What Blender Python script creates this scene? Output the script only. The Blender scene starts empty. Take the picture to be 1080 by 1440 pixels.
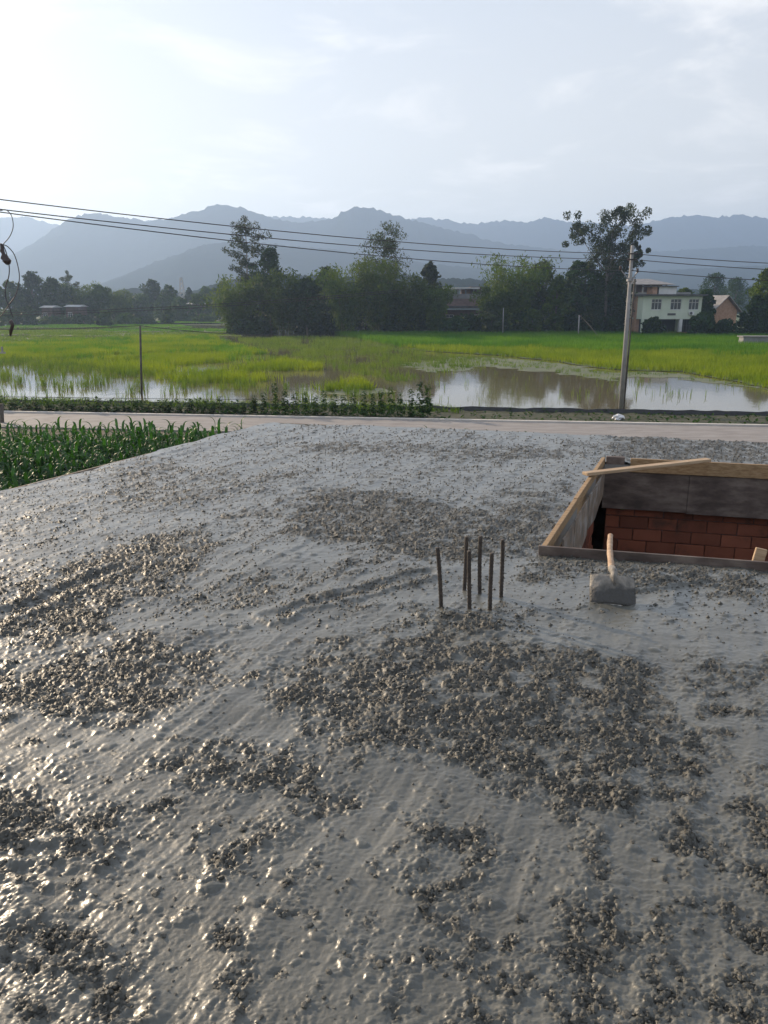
import bpy, math, random
import numpy as np
from mathutils import Vector, Matrix
R = math.radians
SC = bpy.context.scene
COL = SC.collection
rng = np.random.default_rng(7)
random.seed(7)

# ------------------------------------------------------------------ camera, sky, sun, exposure
CAM_Z, PITCH, F = 1.6, R(15.13), 1080.0
cd = bpy.data.cameras.new('camera'); cam = bpy.data.objects.new('camera', cd); COL.objects.link(cam)
cam.location = (0, 0, CAM_Z); cam.rotation_euler = (R(90) - PITCH, 0, 0)
cd.sensor_fit = 'VERTICAL'; cd.sensor_height = 24; cd.lens = 18.0
cd.clip_start = .05; cd.clip_end = 30000
SC.camera = cam
SUN_EL, SUN_AZ = R(20), R(-47)            # azimuth: angle from +Y, negative is to the left
w = bpy.data.worlds.new('World'); SC.world = w; w.use_nodes = True
nt = w.node_tree; N = nt.nodes; L = nt.links; N.clear()
def nn(tree, t, **kw):
    n = tree.nodes.new(t)
    for k, v in kw.items(): setattr(n, k, v)
    return n
out = nn(nt, 'ShaderNodeOutputWorld'); bg = nn(nt, 'ShaderNodeBackground')
sky = nn(nt, 'ShaderNodeTexSky', sky_type='NISHITA', sun_disc=False)
sky.sun_elevation = SUN_EL; sky.sun_rotation = SUN_AZ
sky.altitude = 300; sky.air_density = 1.0; sky.dust_density = 1.3; sky.ozone_density = 1.6
tc = nn(nt, 'ShaderNodeTexCoord'); sep = nn(nt, 'ShaderNodeSeparateXYZ'); L.new(tc.outputs['Generated'], sep.inputs[0])
zz = nn(nt, 'ShaderNodeMath', operation='MAXIMUM'); L.new(sep.outputs[2], zz.inputs[0]); zz.inputs[1].default_value = 0.0
za = nn(nt, 'ShaderNodeMath', operation='ADD'); L.new(zz.outputs[0], za.inputs[0]); za.inputs[1].default_value = .12
dx = nn(nt, 'ShaderNodeMath', operation='DIVIDE'); L.new(sep.outputs[0], dx.inputs[0]); L.new(za.outputs[0], dx.inputs[1])
dy = nn(nt, 'ShaderNodeMath', operation='DIVIDE'); L.new(sep.outputs[1], dy.inputs[0]); L.new(za.outputs[0], dy.inputs[1])
cmb = nn(nt, 'ShaderNodeCombineXYZ'); L.new(dx.outputs[0], cmb.inputs[0]); L.new(dy.outputs[0], cmb.inputs[1])
cn = nn(nt, 'ShaderNodeTexNoise'); L.new(cmb.outputs[0], cn.inputs['Vector'])
cn.inputs['Scale'].default_value = 1.6; cn.inputs['Detail'].default_value = 8; cn.inputs['Roughness'].default_value = .58; cn.inputs['Distortion'].default_value = .5
cr = nn(nt, 'ShaderNodeMapRange', interpolation_type='SMOOTHSTEP'); L.new(cn.outputs['Fac'], cr.inputs[0])
cr.inputs[1].default_value = .48; cr.inputs[2].default_value = .72; cr.inputs[3].default_value = 0.0; cr.inputs[4].default_value = .6
veil = nn(nt, 'ShaderNodeMix', data_type='RGBA')             # thin high veil over the whole sky
vf = nn(nt, 'ShaderNodeMapRange', interpolation_type='SMOOTHSTEP'); L.new(zz.outputs[0], vf.inputs[0]); vf.inputs[1].default_value = .1; vf.inputs[2].default_value = .8; vf.inputs[3].default_value = .68; vf.inputs[4].default_value = .40
L.new(vf.outputs[0], veil.inputs[0]); L.new(sky.outputs[0], veil.inputs[6]); vg = nn(nt, 'ShaderNodeMapRange', interpolation_type='SMOOTHSTEP'); L.new(zz.outputs[0], vg.inputs[0]); vg.inputs[1].default_value = .02; vg.inputs[2].default_value = .55
vc = nn(nt, 'ShaderNodeMix', data_type='RGBA'); L.new(vg.outputs[0], vc.inputs[0]); vc.inputs[6].default_value = (10.0, 9.3, 8.2, 1); vc.inputs[7].default_value = (7.7, 8.2, 8.9, 1); L.new(vc.outputs[2], veil.inputs[7])
cl = nn(nt, 'ShaderNodeMix', data_type='RGBA'); L.new(cr.outputs[0], cl.inputs[0]); L.new(veil.outputs[2], cl.inputs[6]); cl.inputs[7].default_value = (11.0, 10.6, 10.1, 1)
L.new(cl.outputs[2], bg.inputs[0]); bg.inputs[1].default_value = .088; L.new(bg.outputs[0], out.inputs[0])
sd = bpy.data.lights.new('sun', 'SUN'); sun = bpy.data.objects.new('sun', sd); COL.objects.link(sun)
sd.energy = 4.8; sd.angle = R(.6); sd.color = (1.0, .79, .55)
sdir = Vector((math.sin(SUN_AZ) * math.cos(SUN_EL), math.cos(SUN_AZ) * math.cos(SUN_EL), math.sin(SUN_EL)))
sun.rotation_euler = sdir.to_track_quat('Z', 'Y').to_euler(); sun.location = (-40, 20, 40)
vs = SC.view_settings
vs.view_transform = 'Standard'; vs.look = 'None'; vs.exposure = 0.5; vs.gamma = 1.0; vs.use_curve_mapping = False
SC.render.engine = 'CYCLES'
SC.cycles.use_denoising = True; SC.cycles.max_bounces = 6; SC.cycles.volume_bounces = 1
SC.cycles.caustics_reflective = False; SC.cycles.caustics_refractive = False; SC.cycles.sample_clamp_indirect = 6

# ------------------------------------------------------------------ helpers
cT, sT = math.cos(PITCH), math.sin(PITCH)
def ray(px, py):
    rx, up = (px - 540) / F, (720 - py) / F
    return np.array([rx, cT + up * sT, -sT + up * cT])
def P(px, py, z=0.0):                       # a place on the level z
    d = ray(px, py); t = (z - CAM_Z) / d[2]
    return np.array([d[0] * t, d[1] * t, z])
def A(px, py, Y):                           # a place at the depth Y
    d = ray(px, py); t = Y / d[1]
    return np.array([d[0] * t, Y, CAM_Z + d[2] * t])
def proj(p):
    x, y, z = p[0], p[1], p[2] - CAM_Z
    dep = y * cT - z * sT; up = y * sT + z * cT
    return 540 + F * x / dep, 720 - F * up / dep

G = -3.5                                    # the ground round the house; the slab's top is z = 0
def tag(o, label=None, cat=None, group=None, kind=None):
    if label: o['label'] = label
    if cat: o['category'] = cat
    if group: o['group'] = group
    if kind: o['kind'] = kind
    return o
def empty(name, loc, label, cat, group=None, rz=0):
    o = bpy.data.objects.new(name, None); COL.objects.link(o)
    o.location = tuple(loc); o.rotation_euler = (0, 0, rz); o.empty_display_size = .2
    return tag(o, label, cat, group)
def link(name, me, mat, parent=None, keep=True):
    o = bpy.data.objects.new(name, me); COL.objects.link(o)
    if mat is not None and not me.materials: me.materials.append(mat)
    if parent is not None:
        o.parent = parent
    return o
def npmesh(name, V, Fc, smooth=True):
    V = np.asarray(V, np.float32); Fc = np.asarray(Fc, np.int32); n = Fc.shape[1]
    me = bpy.data.meshes.new(name)
    me.vertices.add(len(V)); me.vertices.foreach_set('co', V.ravel())
    me.loops.add(Fc.size); me.loops.foreach_set('vertex_index', Fc.ravel())
    me.polygons.add(len(Fc)); me.polygons.foreach_set('loop_start', np.arange(len(Fc), dtype=np.int32) * n)
    me.polygons.foreach_set('use_smooth', np.full(len(Fc), smooth, bool))
    me.update(calc_edges=True); me.validate()
    return me
class MB:
    def __init__(s): s.v = []; s.f = []
    def add(s, V, Fc):
        k = len(s.v); s.v += [tuple(map(float, p)) for p in V]; s.f += [tuple(i + k for i in f) for f in Fc]; return s
    def box(s, c, size, rz=0, M=None, bev=0.0):
        hx, hy, hz = [q / 2 for q in size]
        if bev:
            b = bev; V = []
            for sz in (-1, 1):
                for (a_, b_) in ((hx, hy - b), (hx - b, hy), (-(hx - b), hy), (-hx, hy - b), (-hx, -(hy - b)), (-(hx - b), -hy), (hx - b, -hy), (hx, -(hy - b))):
                    V.append((a_, b_, sz * (hz - b)))
            for sz in (-1, 1):
                for (a_, b_) in ((hx - b, hy - b), (-(hx - b), hy - b), (-(hx - b), -(hy - b)), (hx - b, -(hy - b))):
                    V.append((a_, b_, sz * hz))
            Fc = [(i, (i + 1) % 8, 8 + (i + 1) % 8, 8 + i) for i in range(8)]
            Fc += [(19 - 3 + 0, 17, 18, 19)] if False else []
            Fc += [(20, 21, 22, 23), (19, 18, 17, 16)]
            cmap = {0: 0, 1: 0, 2: 1, 3: 1, 4: 2, 5: 2, 6: 3, 7: 3}
            for i in range(8):
                j = (i + 1) % 8; a_, b_ = cmap[i], cmap[j]
                if a_ == b_:
                    Fc.append((8 + i, 8 + j, 20 + a_)); Fc.append((j, i, 16 + a_))
                else:
                    Fc.append((8 + i, 8 + j, 20 + b_, 20 + a_)); Fc.append((j, i, 16 + a_, 16 + b_))
        else:
            V = [(x * hx, y * hy, z * hz) for x in (-1, 1) for y in (-1, 1) for z in (-1, 1)]
            Fc = [(0, 1, 3, 2), (4, 6, 7, 5), (0, 4, 5, 1), (2, 3, 7, 6), (0, 2, 6, 4), (1, 5, 7, 3)]
        if M is None: M = Matrix.Rotation(rz, 3, 'Z')
        c = Vector(tuple(map(float, c)))
        return s.add([tuple(M @ Vector(p) + c) for p in V], Fc)
    def prism(s, poly, z0, z1):               # poly: (x,y) list
        n = len(poly); V = [(p[0], p[1], z0) for p in poly] + [(p[0], p[1], z1) for p in poly]
        Fc = [tuple(range(n - 1, -1, -1)), tuple(range(n, 2 * n))] + [(i, (i + 1) % n, n + (i + 1) % n, n + i) for i in range(n)]
        return s.add(V, Fc)
    def tube(s, pts, rad, n=8, cap=True):
        pts = [Vector(tuple(map(float, p))) for p in pts]
        if not hasattr(rad, '__len__'): rad = [rad] * len(pts)
        V = []; prev = None
        for i, p in enumerate(pts):
            t = (pts[min(i + 1, len(pts) - 1)] - pts[max(i - 1, 0)]).normalized()
            a = prev if prev is not None else (Vector((0, 0, 1)) if abs(t.z) < .9 else Vector((1, 0, 0)))
            a = (a - t * a.dot(t)).normalized(); prev = a; b = t.cross(a)
            for k in range(n):
                an = 2 * math.pi * k / n; V.append(p + (a * math.cos(an) + b * math.sin(an)) * rad[i])
        Fc = []
        for i in range(len(pts) - 1):
            for k in range(n):
                k2 = (k + 1) % n; Fc.append((i * n + k, i * n + k2, (i + 1) * n + k2, (i + 1) * n + k))
        if cap: Fc += [tuple(range(n - 1, -1, -1)), tuple(range((len(pts) - 1) * n, len(pts) * n))]
        return s.add(V, Fc)
    def mesh(s, name, smooth=False):
        me = bpy.data.meshes.new(name); me.from_pydata(s.v, [], s.f)
        if smooth: me.polygons.foreach_set('use_smooth', np.ones(len(me.polygons), bool))
        me.update(); return me
    def build(s, name, mat, parent=None, smooth=False): return link(name, s.mesh(name, smooth), mat, parent)
def copy_obj(o, parent=None):
    c = o.copy(); COL.objects.link(c); c.parent = parent; return c
def copy_tree(o, parent=None):
    c = copy_obj(o, parent)
    for ch in [q for q in o.children]: copy_tree(ch, c)
    return c

# noise in numpy
def _h(ix, iy, s):
    h = (ix.astype(np.int64) * 374761393 + iy.astype(np.int64) * 668265263 + s * 1442695041) & 0xffffffff
    h = ((h ^ (h >> 13)) * 1274126177) & 0xffffffff
    h = ((h ^ (h >> 15)) * 2246822519) & 0xffffffff
    return (h ^ (h >> 16)) / 4294967295.0
def perlin(x, y, s=0):
    ix, iy = np.floor(x), np.floor(y); fx, fy = x - ix, y - iy
    u, v = fx * fx * fx * (fx * (fx * 6 - 15) + 10), fy * fy * fy * (fy * (fy * 6 - 15) + 10)
    def g(a, b):
        an = _h(ix + a, iy + b, s) * 2 * np.pi
        return np.cos(an) * (fx - a) + np.sin(an) * (fy - b)
    n0 = g(0, 0) * (1 - u) + g(1, 0) * u; n1 = g(0, 1) * (1 - u) + g(1, 1) * u
    return (n0 * (1 - v) + n1 * v) * 1.5
def fbm(x, y, s=0, o=4, gain=.5):
    r = 0; a = 1; f = 1
    for i in range(o): r = r + a * perlin(x * f, y * f, s + i * 17); a *= gain; f *= 2.03
    return r
def domes(x, y, s, keep=1.0):               # packed stones as domes: height 0..1 of the tallest dome here
    ix, iy = np.floor(x), np.floor(y); best = np.zeros_like(x)
    for a in (-1, 0, 1):
        for b in (-1, 0, 1):
            cx, cy = ix + a, iy + b
            jx, jy = cx + _h(cx, cy, s), cy + _h(cx, cy, s + 1)
            r = .35 + .5 * _h(cx, cy, s + 2); on = _h(cx, cy, s + 3) < keep
            an = _h(cx, cy, s + 4) * 3.14; el = 1 + .5 * _h(cx, cy, s + 5)
            ddx, ddy = x - jx, y - jy; ca, sa = np.cos(an), np.sin(an)
            q = ((ddx * ca + ddy * sa) * el) ** 2 + (ddy * ca - ddx * sa) ** 2
            hgt = np.sqrt(np.clip(1 - q / (r * r), 0, 1)) * r * on
            best = np.maximum(best, hgt)
    return best
def sstep(a, b, x):
    t = np.clip((x - a) / (b - a), 0, 1); return t * t * (3 - 2 * t)
def polysd(x, y, poly):                      # signed distance, inside positive
    n = len(poly); d = np.full(x.shape, 1e9); ins = np.zeros(x.shape, bool)
    for i in range(n):
        ax, ay = poly[i][:2]; bx, by = poly[(i + 1) % n][:2]
        ex, ey = bx - ax, by - ay; t = np.clip(((x - ax) * ex + (y - ay) * ey) / (ex * ex + ey * ey + 1e-12), 0, 1)
        d = np.minimum(d, np.hypot(x - ax - t * ex, y - ay - t * ey))
        c = ((ay > y) != (by > y)) & (x < (bx - ax) * (y - ay) / (by - ay + 1e-12) + ax)
        ins ^= c
    return np.where(ins, d, -d)
def segd(x, y, p, q):
    ex, ey = q[0] - p[0], q[1] - p[1]; L2 = ex * ex + ey * ey
    t = np.clip(((x - p[0]) * ex + (y - p[1]) * ey) / L2, 0, 1)
    cr_ = (ex * (y - p[1]) - ey * (x - p[0])) / math.sqrt(L2)
    return np.hypot(x - p[0] - t * ex, y - p[1] - t * ey), cr_, t

# ------------------------------------------------------------------ materials
def mat(name, c1, c2=None, scale=5, rough=.8, bump=0, bscale=None, detail=6, c3=None, metal=0, spec=.5, mscale=(1, 1, 1), coords='Object', objvar=0, lo=.35, hi=.65):
    m = bpy.data.materials.new(name); m.use_nodes = True; t = m.node_tree; b = t.nodes['Principled BSDF']
    b.inputs['Roughness'].default_value = rough; b.inputs['Metallic'].default_value = metal; b.inputs['Specular IOR Level'].default_value = spec
    co = nn(t, 'ShaderNodeTexCoord') if coords != 'Position' else nn(t, 'ShaderNodeNewGeometry'); mp = nn(t, 'ShaderNodeMapping'); mp.inputs['Scale'].default_value = mscale
    t.links.new(co.outputs[coords], mp.inputs[0])
    cv = None
    if c2 is not None:
        no = nn(t, 'ShaderNodeTexNoise'); no.inputs['Scale'].default_value = scale; no.inputs['Detail'].default_value = detail; no.inputs['Roughness'].default_value = .6
        t.links.new(mp.outputs[0], no.inputs['Vector'])
        rp = nn(t, 'ShaderNodeValToRGB'); rp.color_ramp.elements[0].position = lo; rp.color_ramp.elements[1].position = hi
        rp.color_ramp.elements[0].color = (*c1, 1); rp.color_ramp.elements[1].color = (*c2, 1)
        if c3 is not None:
            e = rp.color_ramp.elements.new((lo + hi) / 2); e.color = (*c3, 1)
        t.links.new(no.outputs['Fac'], rp.inputs[0]); cv = rp.outputs[0]
        if objvar:
            oi = nn(t, 'ShaderNodeObjectInfo'); mr = nn(t, 'ShaderNodeMapRange'); mr.inputs[3].default_value = 1 - objvar; mr.inputs[4].default_value = 1 + objvar
            t.links.new(oi.outputs['Random'], mr.inputs[0])
            hs = nn(t, 'ShaderNodeHueSaturation'); t.links.new(cv, hs.inputs['Color']); t.links.new(mr.outputs[0], hs.inputs['Value']); cv = hs.outputs[0]
        t.links.new(cv, b.inputs['Base Color'])
    else: b.inputs['Base Color'].default_value = (*c1, 1)
    if bump:
        bn = nn(t, 'ShaderNodeTexNoise'); bn.inputs['Scale'].default_value = bscale or scale * 4; bn.inputs['Detail'].default_value = 5
        t.links.new(mp.outputs[0], bn.inputs['Vector'])
        bp = nn(t, 'ShaderNodeBump'); bp.inputs['Strength'].default_value = bump; bp.inputs['Distance'].default_value = .01
        t.links.new(bn.outputs['Fac'], bp.inputs['Height']); t.links.new(bp.outputs[0], b.inputs['Normal'])
    return m
def leafmat(name, c1, c2, scale=.6, trans=.35, tcol=None, rough=.6, objvar=.25, spec=.12):
    m = mat(name, c1, c2, scale=scale, rough=rough, objvar=objvar, spec=spec, detail=3)
    t = m.node_tree; b = t.nodes['Principled BSDF']; o = t.nodes['Material Output']
    tr = nn(t, 'ShaderNodeBsdfTranslucent'); mx = nn(t, 'ShaderNodeMixShader'); mx.inputs[0].default_value = trans
    src = b.inputs['Base Color'].links[0].from_socket
    hs = nn(t, 'ShaderNodeMix', data_type='RGBA', blend_type='MULTIPLY'); hs.inputs[0].default_value = 1.0
    t.links.new(src, hs.inputs[6]); hs.inputs[7].default_value = (*(tcol or (1.5, 1.3, .5)), 1)
    t.links.new(hs.outputs[2], tr.inputs[0]); t.links.new(b.outputs[0], mx.inputs[1]); t.links.new(tr.outputs[0], mx.inputs[2]); t.links.new(mx.outputs[0], o.inputs[0])
    return m
M = {}
M['soil'] = mat('soil', (.05, .038, .026), (.11, .085, .06), 3, .95, .4)
M['land'] = mat('land', (.035, .06, .015), (.08, .1, .03), .03, .95, c3=(.05, .08, .02))
M['verge'] = mat('verge_soil', (.035, .03, .02), (.075, .065, .045), 2.5, .95, .5, 20, c3=(.04, .05, .02))
M['road'] = mat('road_concrete', (.22, .198, .186), (.31, .285, .27), .9, .8, .1, 60, mscale=(1, 3, 1))
M['kerb'] = mat('kerb_concrete', (.5, .47, .43), (.62, .58, .53), 2, .8)
M['mud'] = mat('algae_mud', (.075, .088, .025), (.13, .135, .045), .5, .55, .2, 3)
M['bed'] = mat('paddy_bed', (.05, .075, .015), (.09, .12, .03), .6, .9)
M['hill'] = mat('hill_forest', (.008, .016, .010), (.014, .024, .014), .04, 1.0, .0, detail=9, spec=0.0)
M['pole'] = mat('pole_concrete', (.25, .245, .24), (.34, .33, .32), 3, .8, .1)
M['darkpole'] = mat('weathered_post', (.05, .045, .04), (.1, .09, .075), 4, .85)
M['wire'] = mat('cable_black', (.03, .03, .033), rough=.6)
M['steel'] = mat('galvanised_steel', (.25, .25, .26), (.36, .36, .37), 10, .5, metal=.7)
M['porc'] = mat('insulator_brown', (.03, .016, .013), (.055, .03, .022), 6, .3)
M['bark'] = mat('bark', (.06, .05, .04), (.13, .11, .09), 3, .9, mscale=(1, 1, .3))
M['pbark'] = mat('pale_bark', (.09, .08, .065), (.17, .15, .13), 1.5, .85, mscale=(1, 1, .3))
M['culm'] = mat('bamboo_culm', (.1, .12, .03), (.18, .17, .06), 2, .6)
M['bamboo'] = leafmat('bamboo_leaves', (.034, .07, .013), (.09, .14, .025), .5, .38)
M['euca'] = leafmat('eucalyptus_leaves', (.024, .042, .018), (.06, .085, .036), .6, .3)
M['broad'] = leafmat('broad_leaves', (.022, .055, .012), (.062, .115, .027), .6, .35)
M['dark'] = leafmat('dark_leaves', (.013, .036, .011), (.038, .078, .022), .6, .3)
M['rice'] = leafmat('rice_blades', (.05, .15, .010), (.11, .23, .015), .12, .45, objvar=0, tcol=(1.35, 1.3, .4))
M['rice2'] = leafmat('rice_blades_yellow', (.125, .2, .012), (.215, .28, .02), .2, .45, objvar=0, tcol=(1.35, 1.3, .4))
M['rice3'] = leafmat('rice_blades_thin', (.075, .15, .02), (.14, .215, .035), .3, .4, objvar=0, tcol=(1.4, 1.25, .4))
M['corn'] = leafmat('maize_leaf', (.018, .06, .012), (.045, .12, .022), 2, .28, objvar=.3, rough=.45, spec=.3, tcol=(1.2, 1.5, .35))
M['bean'] = leafmat('bean_leaf', (.02, .06, .012), (.05, .11, .02), 3, .35, objvar=.25)
M['film'] = mat('black_film', (.012, .012, .013), (.03, .03, .032), 4, .4, .5, 8)
M['bag'] = mat('white_plastic', (.7, .71, .73), (.8, .8, .82), 6, .4)
# wood and brick
M['board'] = mat('formwork_pine', (.25, .15, .07), (.42, .28, .15), 4, .7, .25, 30, mscale=(1, 12, 12), objvar=.15)
M['grime'] = mat('formwork_cement_stained', (.16, .14, .12), (.34, .31, .28), 5, .8, .3, 25, c3=(.24, .18, .13), objvar=.15)
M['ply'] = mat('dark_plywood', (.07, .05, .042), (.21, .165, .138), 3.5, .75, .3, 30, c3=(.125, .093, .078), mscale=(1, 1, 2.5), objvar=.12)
M['plank'] = mat('loose_plank_wood', (.36, .24, .14), (.52, .38, .25), 4, .7, .2, 30, mscale=(1, 14, 14))
M['brick'] = mat('hollow_brick', (.07, .04, .03), (.28, .092, .05), 3.2, .85, .4, 60, objvar=.3, coords='Position', c3=(.24, .078, .042), lo=.3, hi=.62)
M['mortar'] = mat('mortar', (.09, .05, .04), (.17, .12, .1), 12, .95, .4)
M['rust'] = mat('rebar_rust', (.032, .027, .023), (.085, .064, .05), 40, .75, .4, 200)
M['shaft'] = mat('shovel_wood', (.34, .21, .13), (.5, .35, .23), 7, .6, .15, 50, mscale=(4, 4, .6))
# wet concrete
def concrete():
    m = bpy.data.materials.new('wet_concrete'); m.use_nodes = True; t = m.node_tree; b = t.nodes['Principled BSDF']; lk = t.links.new
    at = nn(t, 'ShaderNodeAttribute', attribute_name='coarse'); co = nn(t, 'ShaderNodeTexCoord')
    n1 = nn(t, 'ShaderNodeTexNoise'); n1.inputs['Scale'].default_value = 2.2; n1.inputs['Detail'].default_value = 8; lk(co.outputs['Object'], n1.inputs['Vector'])
    r1 = nn(t, 'ShaderNodeValToRGB'); e = r1.color_ramp.elements; e[0].position = .3; e[1].position = .7
    e[0].color = (.086, .085, .072, 1); e[1].color = (.132, .130, .111, 1); lk(n1.outputs['Fac'], r1.inputs[0])
    n2 = nn(t, 'ShaderNodeTexNoise'); n2.inputs['Scale'].default_value = 60; n2.inputs['Detail'].default_value = 6; lk(co.outputs['Object'], n2.inputs['Vector'])
    r2 = nn(t, 'ShaderNodeValToRGB'); e = r2.color_ramp.elements; e[0].position = .3; e[1].position = .72
    e[0].color = (.046, .044, .037, 1); e[1].color = (.118, .113, .096, 1); lk(n2.outputs['Fac'], r2.inputs[0])  # darker ramp for coarse patches: shading of the lump faces put into the colour
    mx = nn(t, 'ShaderNodeMix', data_type='RGBA'); lk(at.outputs['Fac'], mx.inputs[0]); lk(r1.outputs[0], mx.inputs[6]); lk(r2.outputs[0], mx.inputs[7])
    lk(mx.outputs[2], b.inputs['Base Color'])
    n3 = nn(t, 'ShaderNodeTexNoise'); n3.inputs['Scale'].default_value = 5; n3.inputs['Detail'].default_value = 5; lk(co.outputs['Object'], n3.inputs['Vector'])
    rr = nn(t, 'ShaderNodeMapRange'); rr.inputs[1].default_value = .3; rr.inputs[2].default_value = .7; rr.inputs[3].default_value = .38; rr.inputs[4].default_value = .52
    lk(n3.outputs['Fac'], rr.inputs[0])
    ra = nn(t, 'ShaderNodeMath', operation='MULTIPLY_ADD'); lk(at.outputs['Fac'], ra.inputs[0]); ra.inputs[1].default_value = .1; lk(rr.outputs[0], ra.inputs[2])
    lk(ra.outputs[0], b.inputs['Roughness']); b.inputs['Specular IOR Level'].default_value = .35
    n4 = nn(t, 'ShaderNodeTexNoise'); n4.inputs['Scale'].default_value = 190; n4.inputs['Detail'].default_value = 6; n4.inputs['Roughness'].default_value = .65; lk(co.outputs['Object'], n4.inputs['Vector'])
    bp = nn(t, 'ShaderNodeBump'); bs = nn(t, 'ShaderNodeMath', operation='MULTIPLY_ADD'); lk(at.outputs['Fac'], bs.inputs[0]); bs.inputs[1].default_value = .6; bs.inputs[2].default_value = .3; lk(bs.outputs[0], bp.inputs['Strength']); bp.inputs['Distance'].default_value = .005
    cw = nn(t, 'ShaderNodeMath', operation='MULTIPLY_ADD'); lk(at.outputs['Fac'], cw.inputs[0]); cw.inputs[1].default_value = -.5; cw.inputs[2].default_value = .95
    lk(cw.outputs[0], b.inputs['Coat Weight']); cg = nn(t, 'ShaderNodeMath', operation='MULTIPLY_ADD'); lk(at.outputs['Fac'], cg.inputs[0]); cg.inputs[1].default_value = .17; cg.inputs[2].default_value = .3; lk(cg.outputs[0], b.inputs['Coat Roughness']); b.inputs['Coat IOR'].default_value = 1.37
    lk(n4.outputs['Fac'], bp.inputs['Height']); lk(bp.outputs[0], b.inputs['Normal'])
    return m
M['wet'] = concrete()
M['set'] = mat('cast_concrete', (.2, .195, .185), (.3, .29, .275), 4, .85, .2)
# water
def water():
    m = bpy.data.materials.new('paddy_water'); m.use_nodes = True; t = m.node_tree; b = t.nodes['Principled BSDF']
    b.inputs['Base Color'].default_value = (.15, .125, .07, 1); b.inputs['Roughness'].default_value = .05; b.inputs['IOR'].default_value = 1.33
    co = nn(t, 'ShaderNodeTexCoord'); mp = nn(t, 'ShaderNodeMapping'); mp.inputs['Scale'].default_value = (1, .6, 1); t.links.new(co.outputs['Object'], mp.inputs[0])
    n = nn(t, 'ShaderNodeTexNoise'); n.inputs['Scale'].default_value = .9; n.inputs['Detail'].default_value = 3; t.links.new(mp.outputs[0], n.inputs['Vector'])
    bp = nn(t, 'ShaderNodeBump'); bp.inputs['Strength'].default_value = .12; bp.inputs['Distance'].default_value = .03
    t.links.new(n.outputs['Fac'], bp.inputs['Height']); t.links.new(bp.outputs[0], b.inputs['Normal'])
    return m
M['water'] = water()

# ------------------------------------------------------------------ land, road, water
WZ = G - .4
def sheet(name, poly, z, m, parent=None):
    me = bpy.data.meshes.new(name); me.from_pydata([(p[0], p[1], z) for p in poly], [], [tuple(range(len(poly)))]); me.update()
    o = link(name, me, m, parent)
    if parent is None: tag(o, kind='structure')
    return o
sheet('ground', [(-3300, -800), (3300, -800), (3300, 4300), (-3300, 4300)], G - .8, M['land'])
rd0, rd1 = P(0, 582, G), P(1080, 602, G)
rdir = (rd1 - rd0); rdir[2] = 0; rdir /= np.linalg.norm(rdir); rn = np.array([-rdir[1], rdir[0], 0])   # rn points away from the camera
def RW(s, d, z=G): q = rd0 + rdir * s + rn * d; return (q[0], q[1], z)     # along / across the road's far edge
mb = MB()
mb.prism([RW(-150, -70)[:2], RW(230, -70)[:2], RW(230, -4.05)[:2], RW(-150, -4.05)[:2]], G - 1.2, G); tag(mb.build('field_soil', M['soil']), kind='structure')
mb = MB(); mb.prism([RW(-150, -4.05)[:2], RW(230, -4.05)[:2], RW(230, 0)[:2], RW(-150, 0)[:2]], G - 1.2, G + .06); road = tag(mb.build('road', M['road']), kind='structure')
mb = MB(); mb.prism([RW(-150, 0)[:2], RW(230, 0)[:2], RW(230, .22)[:2], RW(-150, .22)[:2]], G - 1.2, G + .13); tag(mb.build('kerb', M['kerb']), kind='structure')
# verge beyond the kerb, bumpy, falling to the water
ns, nd = 420, 22; S_, D_ = np.meshgrid(np.linspace(-60, 120, ns), np.linspace(.22, 5.6, nd))
X = rd0[0] + rdir[0] * S_ + rn[0] * D_; Y = rd0[1] + rdir[1] * S_ + rn[1] * D_
Zv = G + .02 + .06 * fbm(X * 1.3, Y * 1.3, 3) - .9 * sstep(3.9, 5.4, D_) ** 1
V = np.stack([X, Y, Zv], -1).reshape(-1, 3); I = np.arange(ns * nd).reshape(nd, ns)
Fq = np.stack([I[:-1, :-1], I[:-1, 1:], I[1:, 1:], I[1:, :-1]], -1).reshape(-1, 4)
tag(link('verge', npmesh('verge', V, Fq), M['verge']), kind='structure')
sheet('water', [RW(-180, 4.4)[:2], RW(260, 4.4)[:2], (260, 155), (-260, 260), (-330, 200)], WZ, M['water'])

def ragged(pts, step=1.2, amp=.8, seed=0):  # a polygon with an uneven outline
    o = []; n = len(pts)
    for i in range(n):
        a, b = np.array(pts[i][:2], float), np.array(pts[(i + 1) % n][:2], float); k = max(1, int(np.linalg.norm(b - a) / step))
        nrm = np.array([-(b - a)[1], (b - a)[0]]) / (np.linalg.norm(b - a) + 1e-9)
        for j in range(k):
            q = a + (b - a) * j / k; o.append(tuple(q + nrm * amp * float(fbm(np.array(q[0] * .5 + seed), np.array(q[1] * .5), seed))))
    return o
def PW(l): return [P(x, y, WZ)[:2] for x, y in l]
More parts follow.
